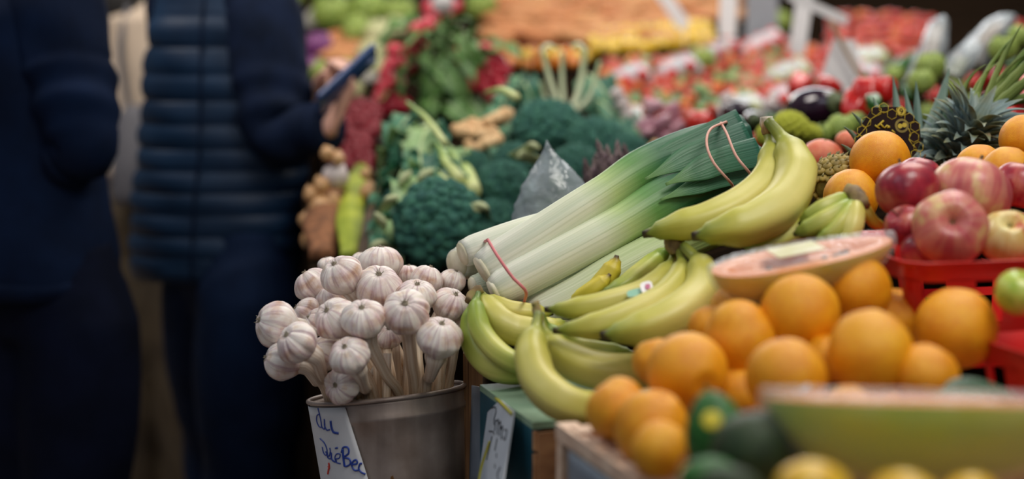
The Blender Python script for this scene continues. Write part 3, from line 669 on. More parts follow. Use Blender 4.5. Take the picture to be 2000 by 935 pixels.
# ================================================================ ORANGES
m_orange = mat('orange_peel', [(('noise', 1.5), [(.3, 'e69e10'), (.7, 'f4b822')]), (('noise', 7), [(.35, 'f0cc98'), (.6, 'ffffff')], 'MULTIPLY', .35), (('rand',), [(0, 'fff6e0'), (1, 'ffe0b8')], 'MULTIPLY', .6)], .42, bump=.35, bscale=55, sss=.12)
m_navel = mat('orange_navel', [(('noise', 3), [(.3, '8a5a20'), (.7, 'c08030')])], .8)
m_stemend = flat('stem_end', '6a7030', .8)
def orange_mesh(seed, nav=True, neck=0., sq=1.):
    rd = random.Random(seed); tilt = rd.uniform(0, 6)
    def md(n, th, v):
        k = 1+.035*noise.noise(n*1.3+Vector((seed*3.1, 0, 0)))
        if n.z > 0.9 and nav: k -= .10*((n.z-.9)/.1)**1.5-.04*max(0, 1-abs(n.z-.93)/.05)
        if n.z < -.7 and neck: k += neck*((-n.z-.7)/.3)**1.2
        if n.z < -.96 and not neck: k -= .05*((-n.z-.96)/.04)
        return k
    me = MB().ball((0, 0, 0), 1, (1, 1, sq), 40, 28, mod=md).mesh('orange', m_orange)
    nv = MB().ball((0, 0, .895*sq), .055, (1, 1, .5), 10, 6, amp=.5, ns=4).mesh('navel', m_navel)
    st = MB().ball((0, 0, -(.955+neck)*sq), .06, (1, 1, .4), 8, 5).mesh('stem_button', m_stemend)
    return me, nv, st
OM = [orange_mesh(1), orange_mesh(2, sq=.95), orange_mesh(3, neck=.16, sq=1.0), orange_mesh(4, nav=True, sq=1.03)]
def orange(x, y, r, d, k, zd, lb, grp='navel oranges in the slatted crate'):
    me, nv, st = OM[k]
    return put(('orange', 'orange', me, [('navel', nv, []), ('stem_button', st, [])]), aim(P(x, y, d), zd, S(r, d), R.uniform(0, 6)), lb, 'orange', grp)
o1 = orange(1343, 728, 80, 1.58, 0, (.35, -.9, -.1), 'big navel orange with its navel facing out, between the bananas and the avocados')
orange(1282, 706, 48, 1.64, 1, (-.3, .2, 1), 'orange half hidden behind the big navel one, touching the lowest bananas')
orange(1272, 836, 74, 1.50, 3, (.3, -.2, 1), 'orange with a soft highlight directly under the big navel one')
orange(1205, 803, 60, 1.55, 2, (-.3, -.3, -.8), 'shaded orange at the outer corner of the slatted crate')
orange(1288, 878, 58, 1.44, 1, (.8, -.5, -.3), 'lowest orange, resting on the front rail of the slatted crate')
orange(1448, 668, 76, 1.64, 2, (.2, .2, -.9), 'orange with a pointed neck behind the big navel one')
o6 = orange(1385, 638, 42, 1.70, 0, (-.6, .2, 1), 'orange with a small blue sticker beside the bananas')
o7 = orange(1535, 738, 80, 1.50, 1, (.4, .5, .8), 'orange with a white and purple sticker above the avocados')
orange(1562, 612, 78, 1.64, 0, (.3, .5, .8), 'large orange under the wrapped papaya half')
orange(1700, 690, 84, 1.54, 3, (-.2, .4, .9), 'orange in the centre of the pile between the papaya halves')
orange(1808, 735, 66, 1.52, 1, (.5, .2, .8), 'orange low behind the far end of the big halved papaya')
orange(1866, 642, 80, 1.64, 0, (.2, .4, .9), 'orange leaning against the slotted side of the red basket')
orange(1675, 566, 66, 1.70, 3, (.2, .4, .9), 'orange on top of the pile touching the papaya and the red basket')
orange(1655, 792, 44, 1.45, 1, (0, .3, .9), 'orange mostly hidden behind the big halved papaya')
orange(1430, 600, 44, 1.74, 1, (-.2, 0, 1), 'orange tucked between the banana curve and the wrapped papaya')
orange(1620, 700, 50, 1.60, 1, (-.2, 0, 1), 'orange deep in the pile under the large one')
for x, y, r, d in ((1450, 770, 60, 1.62), (1750, 620, 60, 1.74), (1350, 810, 60, 1.62), (1420, 720, 55, 1.72), (1600, 830, 60, 1.6), (1760, 800, 60, 1.62), (1530, 650, 55, 1.76)):
    orange(x, y, r, d, 1, (0, 0, 1), 'shadowed bottom-layer orange '+{1450: 'under the one with the white and purple sticker', 1750: 'behind the central orange of the pile', 1350: 'beneath the big navel orange', 1420: 'behind the big navel orange', 1600: 'behind the near end of the big papaya', 1760: 'behind the middle of the big papaya', 1530: 'under the large one by the wrapped papaya'}[x], 'bottom layer of oranges')
def sticker(root, x, y, d, w, h, m, rot):
    me = MB().ball((0, 0, 0), 1, (1, 1, .12), 14, 6).mesh('sticker', m)
    me.transform(root.matrix_world.inverted() @ Matrix.Translation(P(x, y, d)) @ Euler(rot).to_matrix().to_4x4() @ Matrix.Diagonal((S(w, d), S(h, d), S(w, d)*.8, 1)))
    q_ = bpy.data.objects.new('fruit_sticker', me); COL.objects.link(q_); q_.parent = root
bpy.context.view_layer.update()
m_stb = mat('blue_sticker', [(('noise', .8), [(.4, '2a3c9a'), (.6, '5a6cc0')])], .4); m_stw = mat('white_sticker', [(('x', -1, 1), [(.45, 'eceaf0'), (.6, '6c5cb0')])], .4)
sticker(o6, 1364, 638, 1.685, 9, 13, m_stb, (math.radians(80), math.radians(-30), math.radians(-40)))
sticker(o7, 1560, 756, 1.462, 22, 13, m_stw, (math.radians(80), 0, 0))
# oranges and round citrus on the right-hand riser
orange(1719, 313, 59, 2.12, 0, (.1, .7, .6), 'smooth orange balanced in front of the black honeycomb tag', 'loose oranges by the pineapples')
orange(1662, 386, 54, 2.08, 3, (.2, .4, .9), 'orange below the honeycomb tag, beside the small pineapple body', 'loose oranges by the pineapples')
orange(1912, 328, 48, 2.05, 1, (.1, .3, .9), 'orange lying directly under the big pineapple crown', 'loose oranges by the pineapples')
orange(1966, 340, 52, 1.98, 3, (.1, .3, .9), 'orange in front of two others under the big pineapple crown', 'loose oranges by the pineapples')
orange(2002, 272, 50, 2.1, 1, (.1, .3, .9), 'orange cut by the picture edge beside the big pineapple crown', 'loose oranges by the pineapples')

# ================================================================ APPLES
m_apple = mat('apple_skin', [(('u',), [(0, 'c8484c'), (1, 'c8484c')]), (('noise', 1.1), [(.34, 'd8c070'), (.44, 'cc6454'), (.6, 'b02c38')], 'MIX', .95), (('uv', 26, 1.2), [(.42, 'ecd0a0'), (.56, 'b84450')], 'MIX', .2), (('noise', 40), [(.62, 'ffffff'), (.7, 'f8e0c0')], 'MIX', .06)], .4, coat=.1, sss=.05)
m_appler = mat('apple_skin_dark', [(('noise', 1.3), [(.35, 'c06a58'), (.5, 'a82c3c'), (.7, '7c2038')]), (('uv', 40, 1.5), [(.4, 'ffffff'), (.6, 'd8a0a0')], 'MULTIPLY', .5)], .36, coat=.2, sss=.05)
m_appley = mat('apple_skin_yellow', [(('noise', 1.3), [(.4, 'e8dc9c'), (.6, 'dcc070'), (.72, 'c86a50')]), (('uv', 30, 1.5), [(.4, 'ffffff'), (.6, 'f0d8b0')], 'MULTIPLY', .5)], .35, coat=.2, sss=.08)
m_appleg = mat('apple_skin_green', [(('noise', 1.5), [(.35, 'c4cc58'), (.65, '94b83c')])], .33, coat=.25, sss=.08)
m_calyx = mat('calyx', [(('noise', 4), [(.3, '3a3018'), (.7, '7a7838')])], .9)
m_stalk = flat('fruit_stalk', '5a4024', .8)
def apple_mesh(m, seed):
    prof = []
    for i in range(33):
        a = -PI/2+PI*i/32; r = math.cos(a); z = math.sin(a)
        rr_ = r*(1+.06*z); zz = z*.90
        dimp = max(0, 1-abs(r)/.48)
        zz -= (.34 if z > 0 else -.40)*dimp**1.15
        prof.append((max(rr_, .004), zz))
    def mod(q, th, v):
        k = 1+.03*math.cos(5*th+1)*(1 if q.z < 0 else .4)*min(1, math.hypot(q.x, q.y)*2)+.03*noise.noise(q*1.2+Vector((seed, 0, 0))); return Vector((q.x*k, q.y*k, q.z))
    me = MB().lathe(prof, 40, mod).mesh('apple', m)
    c = MB(); 
    for k in range(5): a = k*1.257; c.tube([(0, 0, -.50), (math.cos(a)*.10, math.sin(a)*.10, -.54), (math.cos(a)*.08, math.sin(a)*.08, -.66)], [(0, .05), (1, .01)], n=5, seg=6)
    s_ = MB().tube([(0, 0, .52), (.02, 0, .8), (.08, .02, 1.05)], [(0, .03), (1, .045)], n=8, seg=8)
    return (me, c.mesh('calyx', m_calyx), s_.mesh('stalk', m_stalk))
AP = {'p': apple_mesh(m_apple, 1), 'r': apple_mesh(m_appler, 2), 'y': apple_mesh(m_appley, 3), 'g': apple_mesh(m_appleg, 4)}
def apple(x, y, r, d, k, zd, lb, spin=None):
    me, ca, st = AP[k]
    return put(('apple', 'apple', me, [('calyx', ca, []), ('stalk', st, [])]), aim(P(x, y, d), zd, S(r, d), R.uniform(0, 6) if spin is None else spin), lb, 'apple', 'apples in and around the red baskets')
apple(1856, 444, 74, 1.74, 'p', (.15, .85, -.35), 'pink apple with its flower end facing out, at the front of the basket', 2.0)
apple(1893, 380, 80, 1.86, 'p', (.3, .3, .9), 'large rosy apple behind the one showing its flower end', 4.0)
apple(1772, 372, 62, 1.84, 'r', (-.2, .4, .9), 'red apple with yellow flank rising over the basket corner', 1.0)
apple(1795, 348, 46, 1.97, 'r', (.2, .2, .9), 'dark plum-red apple right behind the one with the yellow flank', 3.0)
apple(1768, 440, 42, 1.80, 'r', (-.5, -.2, .6), 'deep red shaded apple under the one with the yellow flank')
apple(1968, 462, 56, 1.78, 'y', (.1, .65, -.75), 'creamy yellow apple with flower end up, over the basket rim', 1.0)
apple(1990, 362, 52, 1.92, 'r', (.2, .1, .9), 'dark purple-red apple in the rear basket')
apple(1800, 492, 42, 1.77, 'r', (.2, .1, .9), 'bright red apple showing just above the basket rim')
apple(1990, 572, 48, 1.60, 'g', (.3, -.3, .9), 'green apple standing in front of the red basket')

# ================================================================ RED BASKETS
def basket(c, w, l, h, rotz, lb):
    root = empty('red_basket', c, lb, 'basket', 'red plastic fruit baskets'); root.rotation_euler.z = rotz
    def ring(t, out=0):
        pts = []
        sx, sy = w/2*(.82+.18*t)+out, l/2*(.82+.18*t)+out; rc = .03
        for cx, cy, a0 in ((sx-rc, sy-rc, 0), (-sx+rc, sy-rc, 90), (-sx+rc, -sy+rc, 180), (sx-rc, -sy+rc, 270)):
            for k in range(6): a = math.radians(a0+k*18); pts.append(Vector((cx+rc*math.cos(a), cy+rc*math.sin(a), h*t)))
        n = []
        for i in range(len(pts)):      # subdivide long edges
            a, b__ = pts[i], pts[(i+1) % len(pts)]; m = max(1, int((b__-a).length/.012))
            for k in range(m): n.append(a.lerp(b__, k/m))
        return n
    N0 = len(ring(1)); 
    def ringN(t, out=0):
        pts = ring(1, 0); 
        r1 = []
        for q in pts:
            k = .82+.18*t; r1.append(Vector((q.x*k*(1+out/(w/2)), q.y*k*(1+out/(l/2)), h*t)))
        return r1
    mb = MB(); th = .0025
    o_ = [ringN(t) for t in (.75, .98, 1.0)]; i_ = [ringN(t, -th) for t in (1.0, .75)]
    mb.grid([ringN(.82), ringN(.98), ringN(1, .004), ringN(1, -th*1.6), ringN(.82, -th)])
    link('rim', mb.mesh('rim', m_redpl), root)
    mb = MB(); ra, rb, ra2, rb2 = ringN(.05), ringN(.84), ringN(.05, -th), ringN(.84, -th)
    for i in range(N0):
        if i % 6 in (0, 1, 2): continue
        j = (i+1) % N0; v = [ra[i], ra[j], rb[j], rb[i], ra2[i], ra2[j], rb2[j], rb2[i]]
        mb.add(v, [(0, 1, 2, 3), (5, 4, 7, 6), (0, 3, 7, 4), (1, 5, 6, 2)])
    mb.grid([ringN(.32, .0008), ringN(.40, .0008)]); mb.grid([ringN(.40, -th), ringN(.32, -th)])
    link('slotted_side', mb.mesh('slotted_side', m_redpl, smooth=False), root)
    mb = MB(); mb.grid([ringN(0), ringN(.06)], True, Vector((0, 0, 0))); link('base', mb.mesh('base', m_redpl, smooth=False), root)
    return root
bc = P(1950, 520, 1.84); basket((bc.x, bc.y, 1.066), .36, .26, .125, math.radians(12), 'red slotted plastic basket full of pink and red apples')
bc = P(2075, 440, 2.04); basket((bc.x+.02, bc.y+.06, 1.128), .26, .2, .08, math.radians(8), 'small red basket behind the apples at the picture edge')
bc = P(2175, 680, 1.62); basket((bc.x, bc.y-.03, .99), .24, .2, .13, math.radians(20), 'lower red basket standing beside the green apple')

# ================================================================ PAPAYAS
m_papo = mat('papaya_skin', [(('noise', 3), [(.3, 'c0ac34'), (.5, 'd8b038'), (.7, 'a8a434')])], .4, coat=.2)
m_papg = mat('papaya_skin_green', [(('n3', (3, 8, 8)), [(.3, '8ea428'), (.55, 'aebc34'), (.75, 'cec23c')])], .35, coat=.35)
m_papf = mat('papaya_flesh', [(('noise', 6), [(.3, 'd8702c'), (.7, 'e89448')])], .35, coat=.4)
m_papc = mat('papaya_cavity', [(('noise', 12), [(.3, 'c86830'), (.7, 'f0b888')])], .5)
m_seed = flat('papaya_seed', '2c2824', .3)
def papaya(loc, L, Wd, rot, lb, skin, cover=True, seeds=30, label=False):
    root = empty('papaya_half', loc, lb, 'papaya', None); root.rotation_euler = rot
    def wr(t):   # half width along the length, t -1..1
        return Wd*max(0, 1-abs(t)**2.4)**.5*(1-.14*t)
    N_, S_ = 41, 13; ts = [-1+2*i/(N_-1) for i in range(N_)]; ts = [math.sin(t*PI/2) for t in ts]
    sk = []; 
    for t in ts:
        w = max(wr(t), .0006); sk.append([Vector((t*L, w*math.cos(PI+PI*j/(S_*2-2)*1.0), w*math.sin(PI+PI*j/(S_*2-2))*.95)) for j in range(S_*2-1)])
    link('skin', MB().grid(sk, False).mesh('skin', skin), root)
    fl = []
    for t in ts:
        w = max(wr(t), .0006)*.985; wc = max(wr(t*1.18)*.52 if abs(t) < .84 else 0, 0); row = []
        for j in range(25):
            s_ = -1+2*j/24; y = w*s_; z = 0
            if wc > .0008 and abs(y) < wc: z = -wc*.75*math.sqrt(max(0, 1-(y/wc)**2))
            row.append(Vector((t*L, y, z)))
        fl.append(row)
    link('cut_flesh', MB().grid(fl, False).mesh('cut_flesh', m_papf), root)
    mb = MB(); rd = random.Random(4)
    for k in range(seeds):
        t = rd.uniform(-.6, .6); wc = wr(t*1.18)*.5; y = rd.uniform(-.6, .6)*wc; z = -wc*.75*math.sqrt(max(0, 1-(y/wc)**2))+.003
        mb.ball((t*L, y, z), .0034, (1.2, 1, 1), 8, 6)
    sd = link('seed_mass', mb.mesh('seed_mass', m_seed), root); sd['kind'] = 'stuff'
    if cover:
        rd2 = 0; cv = []
        for i, t in enumerate([-1.02+2.04*k/50 for k in range(51)]):
            w = max(wr(max(-.999, min(.999, t/1.03)))*1.03, .0012)+.0015; row = []
            for j in range(40):
                a = 2*PI*j/40; k = 1+.02*noise.noise(Vector((t*9, math.cos(a)*3, math.sin(a)*3)))
                z = math.sin(a)*w*.97*k if math.sin(a) < 0 else math.sin(a)*.006+.002*noise.noise(Vector((t*14, a*3, 1)))+.002
                row.append(Vector((t*L*1.015, math.cos(a)*w*k, z)))
            cv.append(row)
        link('cling_film', MB().grid(cv, True, Vector((-L*1.04, 0, 0)), Vector((L*1.04, 0, 0))).mesh('cling_film', m_film), root)
    if label:
        link('paper_label', MB().box((-.035, -.02, .0085), (.02, .02, .0092)).mesh('paper_label', mat('papaya_label', [(('noise', 30), [(.4, 'd8d4a8'), (.6, 'e8e4c8')])], .4), smooth=False), root)
    return root
papaya(P(1568, 499, 1.70), S(186, 1.70), .046, (math.radians(5), math.radians(-9), math.radians(12)), 'wrapped orange papaya half with a pale label, lying on the oranges', m_papo, label=True)
papaya(P(1835, 782, 1.27), S(335, 1.27), .072, (math.radians(-11), math.radians(1), math.radians(-1)), 'big green-skinned papaya half in glossy cling film, in front of the oranges', m_papg, seeds=40)

# ================================================================ AVOCADOS AND MANGOES
m_avo = mat('avocado_skin', [(('noise', 3), [(.3, '1c2a1a'), (.55, '2e4424'), (.75, '3a3024')]), (('noise', 30), [(.3, 'aaaaaa'), (.6, 'ffffff')], 'MULTIPLY', .5)], .38, bump=.6, bscale=25, coat=.05, spec=.25)
m_avog = mat('avocado_skin_green', [(('noise', 3), [(.3, '1f5020'), (.7, '3c7c34')]), (('noise', 40), [(.3, 'aaaaaa'), (.6, 'ffffff')], 'MULTIPLY', .4)], .38, bump=.4, bscale=25, coat=.05, spec=.25)
def pear(m, seed, name):
    prof = []
    for i in range(31):
        a = -PI/2+PI*i/30; z = math.sin(a); r = math.cos(a)*(1-.30*(z+1)/2-.0*z); prof.append((max(r, .01)*.95, z*1.12))
    def md(q, th, v): k = 1+.03*noise.noise(q*1.5+Vector((seed, 0, 0))); return q*k
    return MB().lathe(prof, 32, md).mesh(name, m), MB().ball((0, 0, 1.15), .09, (1, 1, .6), 10, 6).mesh('stem_button', m_stemend)
AV, AVs = pear(m_avo, 1, 'avocado'); AG, AGs = pear(m_avog, 2, 'avocado')
def avo(x, y, r, d, zd, green, lb): return put(('avocado', 'avocado', AG if green else AV, [('stem_button', AGs, [])]), aim(P(x, y, d), zd, S(r*1.14, d), R.uniform(0, 6)), lb, 'avocado', 'avocados on the front tray')
a1 = avo(1402, 850, 70, 1.34, (-.2, .3, .9), True, 'green avocado with a yellow sticker')
avo(1492, 878, 84, 1.27, (.9, .2, .15), False, 'dark glossy avocado lying between the stickered one and the papaya')
avo(1385, 938, 50, 1.22, (-.8, -.2, .2), True, 'green avocado at the bottom edge under the stickered one')
avo(1425, 955, 50, 1.15, (.8, -.3, .1), False, 'purplish avocado cut by the bottom edge of the picture')
avo(1545, 925, 44, 1.26, (.8, .3, .1), True, 'dark green avocado behind the first yellow mango')
bpy.context.view_layer.update()
sticker(a1, 1390, 820, 1.307, 20, 19, mat('yellow_sticker', [(('noise', 1), [(.3, 'd8c020'), (.7, 'e8d840')])], .4), (math.radians(65), math.radians(-10), 0))
m_mango = mat('mango_skin', [(('noise', 1.2), [(.3, 'dca820'), (.7, 'ecc838')]), (('noise', 20), [(.3, 'e8d0a0'), (.6, 'ffffff')], 'MULTIPLY', .3)], .38, coat=.2, sss=.08)
mg = MB().ball((0, 0, 0), 1, (1.15, .9, .85), 32, 20, amp=.05, ns=1.2).mesh('mango', m_mango); mgs = MB().ball((1.12, 0, .05), .07, (1, 1, 1), 8, 6).mesh('stem_button', m_stemend)
for x, y, r, d, rz, lb in ((1590, 958, 70, 1.14, .3, 'yellow mango nearest the avocados, cut by the bottom edge'), (1770, 975, 64, 1.14, -.4, 'middle yellow mango under the big papaya half'), (1900, 978, 62, 1.14, .8, 'yellow mango farthest from the avocados')):
    put(('mango', 'mango', mg, [('stem_button', mgs, [])]), TM(P(x, y, d), (.1, .2, rz), S(r, d)), lb, 'mango', 'yellow mangoes on the front tray')
# dark leaf beside the big papaya
def leaf_mesh(name, L, Wd, m, curl=.3, fold=.25, wav=.0, n=14, mw=7, seed=0, vein=True, tip=1.3):
    mb = MB(); rows = []; low = []
    for i in range(n+1):
        t = i/n; w = Wd*math.sin(PI*min(1, t**.8*.98+.02))**.8*(1 if t < .6 else 1)
        a = curl*t; x = L*t*math.cos(a*.7); z = L*t*math.sin(-a*.7)
        row = []
        for j in range(mw+1):
            s_ = -1+2*j/mw; wv = wav*Wd*math.sin(t*17+s_*2+seed)*abs(s_)**2
            row.append(Vector((x, s_*w, z+abs(s_)*w*fold+wv)))
        rows.append(row); low.append([q-Vector((0, 0, Wd*.02+.0004)) for q in row][::-1])
    mb.grid([a+b__ for a, b__ in zip(rows, low)], True)
    if vein: mb.tube([Vector((L*t*math.cos(curl*t*.7), 0, -L*t*math.sin(curl*t*.7)+.0006)) for t in (-.12, .1, .3, .5, .7, .92)], [(0, Wd*.09), (1, Wd*.02)], n=12, seg=6, mi=1)
    return mb.mesh(name, m)
m_vein = flat('pale_vein', 'b8c898', .5)
m_dleaf = mat('dark_leaf', [(('noise', 12), [(.3, '24442c'), (.7, '3c6440')])], .4)
dl = link('green_leaf', leaf_mesh('green_leaf', .085, .02, [m_dleaf, m_vein]), None, TM(P(1840, 770, 1.46), (0.3, -.1, .2))); tag(dl, 'narrow dark green leaf lying behind the big papaya half', 'leaf')
# wood edge behind the papaya at the side
dk = link('crate_divider', obox(MB(), oB, .60, .79, LB*.95, LB*1.02, .975, 1.05).mesh('crate_divider', m_wood, smooth=False)); tag(dk, 'brown wooden divider at the far end of the orange crate', 'board')

# ================================================================ PINEAPPLES
m_pine = mat('pineapple_rind', [(('vor', 1), [(0, 'b89838'), (1, 'b89838')]), (('noise', 25), [(.3, '7a6a34'), (.6, 'b09848')], 'MIX', .7), (('noise', 90), [(.4, '8c8c5c'), (.7, 'ffffff')], 'MULTIPLY', .6)], .6, bump=.6, bscale=80)
m_pspike = mat('pineapple_bract', [(('noise', 40), [(.3, '5a6038'), (.7, 'a08c58')])], .7)
m_pleafs = mat('pineapple_leaf', [(('noise', 18), [(.25, '708ca0'), (.45, '8c9c94'), (.6, '8c8c64'), (.75, 'a88468')]), (('uv', 16, 1), [(.4, 'ffffff'), (.6, 'b4bcb8')], 'MULTIPLY', .6)], .5, bump=.3, bsrc=('uv', 30, 1))
m_pleafl = mat('pineapple_leaf_long', [(('noise', 9), [(.3, '5c7c3c'), (.6, '98a860'), (.75, 'b4b07c')]), (('uv', 16, 1), [(.4, 'ffffff'), (.6, 'b8c0a0')], 'MULTIPLY', .6)], .5, bump=.3, bsrc=('uv', 30, 1))
m_pleafg = mat('pineapple_leaf_grey', [(('noise', 9), [(.3, '5c7c74'), (.7, '94a894')]), (('uv', 16, 1), [(.4, 'ffffff'), (.6, 'b8c8c0')], 'MULTIPLY', .6)], .5, bump=.3, bsrc=('uv', 30, 1))
def pleaf(mb, base, d0, outd, L, w, curl, ser=True):
    """one spiny channelled leaf: starts along d0, bends towards outd"""
    d0 = Vector(d0).normalized(); outd = Vector(outd); outd = (outd-d0*outd.dot(d0)).normalized(); side = d0.cross(outd).normalized()
    rows = []; n = 14; p_ = Vector(base); a = 0
    for i in range(n+1):
        t = i/n; a = curl*t**1.3; dr = d0*math.cos(a)+outd*math.sin(a); nr = outd*math.cos(a)-d0*math.sin(a)
        if i: p_ = p_+dr*(L/n)
        ww = w*(1-t**1.7)*(.85+.15*min(1, t*6))+.0004
        k = (1+.12*(i % 2)) if ser else 1; row = []
        for j in range(7):
            s_ = -1+2*j/6; row.append(p_+side*s_*ww*k-nr*(-abs(s_)**1.6*ww*.45)*-1)
        low = [q+nr*max(.0006, w*.05*(1-t)) for q in row][::-1]
        rows.append(row+low)
    mb.grid(rows, True, p_ if False else None)
def pineapple_body(mb, mb2, c, axd, r, hl):
    Mx = aim(c, axd, 1); rows = 9; per = 12
    mb.ball(c, r*.96, (1, 1, hl/r), 24, 16, M=aim((0, 0, 0), axd, 1).to_3x3())
    for i in range(rows):
        z = -1+2*(i+.5)/rows; rad = r*math.sqrt(max(.05, 1-z*z*.85))
        for j in range(per):
            a = 2*PI*(j+.5*(i % 2))/per; q = Vector((math.cos(a)*rad, math.sin(a)*rad, z*hl*.95)); nrm = Vector((math.cos(a), math.sin(a), z*.4)).normalized()
            ww = Mx @ q; nw = Mx.to_3x3() @ nrm
            mb.ball(ww, r*.27*(1-.25*abs(z)), (1, 1, .55), 10, 6, M=nw.to_track_quat('Z', 'Y').to_matrix())
            mb2.tube([ww+nw*r*.1, ww+nw*r*.2+(Mx.to_3x3() @ Vector((0, 0, 1)))*r*.1, ww+nw*r*.2+(Mx.to_3x3() @ Vector((0, 0, 1)))*r*.22], [(0, r*.06), (1, r*.008)], n=5, seg=5)
PB = P(1868, 318, 2.3)
pn = empty('pineapple', PB, 'pineapple whose big blue-grey spiny crown rises beside the black tag', 'pineapple', None)
mb, mb2 = MB(), MB(); axp = Vector((.25, -.35, .9)).normalized()
pineapple_body(mb, mb2, PB-axp*.06, axp, .052, .075); apart('fruit_body', mb, m_pine, pn, True); apart('bracts', mb2, m_pspike, pn, True)
mb = MB(); mbl = MB(); rd = random.Random(11)
side1 = axp.cross(Vector((0, 1, 0))).normalized(); side2 = axp.cross(side1)
hgt = S(190, 2.3)
for k in range(120):      # spiral of short bent leaves
    t = k/120; a = k*2.399; rad = .030*(1-t*.6); ctr = PB-axp*.015+axp*hgt*.5*t; o_ = side1*math.cos(a)+side2*math.sin(a)
    tilt = 1.15-.95*t; d0 = axp*math.cos(tilt)+o_*math.sin(tilt)
    pleaf(mb, ctr+o_*rad, d0, o_-axp*.2, rd.uniform(.040, .060)*(1+.45*t), rd.uniform(.0095, .0135), rd.uniform(.5, 1.5)*(1 if t > .2 else .7))
apart('leaf_crown', mb, m_pleafs, pn, True)
for (x, y, x2, y2, w, cu) in ((1905, 200, 1932, 78, 11, .5), (1930, 200, 1965, 60, 14, .25), (1945, 205, 2050, 60, 22, .15), (1950, 215, 2060, 100, 22, .2), (1940, 210, 2045, 165, 15, .6), (1930, 215, 2010, 60, 20, .2), (1925, 210, 1948, 95, 9, .9), (1895, 210, 1892, 120, 8, 1.1), (1880, 205, 1868, 130, 8, 1.3), (1955, 240, 2040, 200, 9, .9), (1912, 200, 1905, 100, 10, .8)):
    a, e_ = P(x, y, 2.3), P(x2, y2, 2.32+.05*rd.random()); dv = e_-a
    pleaf(mbl, a-dv*.15, dv.normalized()+Vector((0, -.1, 0)), Vector((.4, -.5, -.3)), dv.length*1.25, S(w, 2.3), cu)
apart('long_leaves', mbl, m_pleafl, pn, True)
# second, small pineapple lying with its crown behind the tag
P2 = P(1632, 352, 2.16)
pn2 = empty('pineapple', P2, 'small pineapple lying between the bananas and the smooth orange, crown behind the tag', 'pineapple', None)
ax2 = (P(1760, 235, 2.32)-P2).normalized(); mb, mb2 = MB(), MB()
pineapple_body(mb, mb2, P2, ax2, S(44, 2.16), S(56, 2.16)); apart('fruit_body', mb, m_pine, pn2, True); apart('bracts', mb2, m_pspike, pn2, True)
mb = MB()
for (x, y, x2, y2, w, d, cu) in ((1755, 260, 1747, 150, 13, 2.3, .1), (1780, 262, 1770, 172, 12, 2.28, .15), (1790, 262, 1792, 160, 13, 2.3, .1), (1722, 250, 1712, 192, 11, 2.28, .3), (1705, 275, 1680, 215, 9, 2.22, .9), (1690, 300, 1668, 238, 8, 2.2, 1.2), (1680, 320, 1660, 275, 8, 2.18, 1.3), (1802, 300, 1860, 138, 26, 2.34, .15), (1808, 300, 1846, 212, 24, 2.3, .25), (1672, 325, 1655, 300, 8, 2.17, 1.)):
    a, e_ = P(x, y, d), P(x2, y2, d+.02); dv = e_-a
    pleaf(mb, a-dv*.3, dv.normalized(), Vector((-.5, -.6, 0)), dv.length*1.3, S(w, d), cu, w < 12)
apart('leaf_crown', mb, m_pleafg, pn2, True)

# tag with honeycomb print
m_tagb = mat('tag_dark_card', [(('noise', 20), [(.3, '1c0e12'), (.7, '281814')])], .7, spec=.15); m_tagy = flat('tag_yellow_print', 'c8b030', .5)
TC = P(1737, 268, 2.2); tgx = Vector((1, .12, 0)).normalized(); tgz = (Vector((0, .30, .95))).normalized(); tgn = tgx.cross(tgz)
if tgn.y > 0: tgn = -tgn
def TG(x, y, off=0): return TC+tgx*S(x-1737, 2.2)+tgz*S(268-y, 2.2)+tgn*off
tg = empty('pineapple_tag', TC, 'round black card tag with yellow honeycomb print behind the smooth orange', 'tag')
oct_ = [(1706, 208), (1757, 207), (1782, 220), (1800, 242), (1801, 275), (1790, 300), (1770, 320), (1700, 322), (1674, 300), (1671, 262), (1683, 240)]
mb = MB(); n = len(oct_); mb.add([TG(x, y, 0) for x, y in oct_]+[TG(x, y, -.0014) for x, y in oct_], [tuple(range(n)), tuple(range(2*n-1, n-1, -1))]+[(i, (i+1) % n, (i+1) % n+n, i+n) for i in range(n)])
apart('card', mb, m_tagb, tg)
def hexl(cx, cy, r, a0=0): return [(cx+r*math.cos(math.radians(a0+60*k)), cy+r*math.sin(math.radians(a0+60*k))) for k in range(7)]
mb = MB()
def pl_(pts, w):
    for a, b__ in zip(pts, pts[1:]): mb.tube([TG(a[0], a[1], .0004), TG(b__[0], b__[1], .0004)], w, n=2, seg=6)
for cx, cy in ((1744, 222), (1763, 216), (1779, 230), (1790, 247), (1787, 268), (1795, 288), (1713, 215), (1728, 209), (1691, 237), (1682, 255), (1676, 274), (1703, 228) if False else (1789, 303)):
    if 1675 < cx < 1800: pl_(hexl(cx, cy, 10.6, 95), .00042)
pl_([(1672, 268), (1681, 258), (1692, 246), (1700, 232), (1713, 224), (1722, 217), (1733, 218)], .0006)
pl_([(1776, 250), (1781, 262), (1776, 272), (1783, 284), (1790, 290)], .0006)
apart('honeycomb_print', mb, m_tagy, tg, True)
def disc(cx, cy, r, off, name, m, thick=.0003):
    mb_ = MB(); k = 28; mb_.add([TG(cx+r*math.cos(2*PI*i/k), cy+r*math.sin(2*PI*i/k), off) for i in range(k)]+[TG(cx+r*math.cos(2*PI*i/k), cy+r*math.sin(2*PI*i/k), off-thick) for i in range(k)], [tuple(range(k))]+[(i, i+k, (i+1) % k+k, (i+1) % k) for i in range(k)]); apart(name, mb_, m, tg)
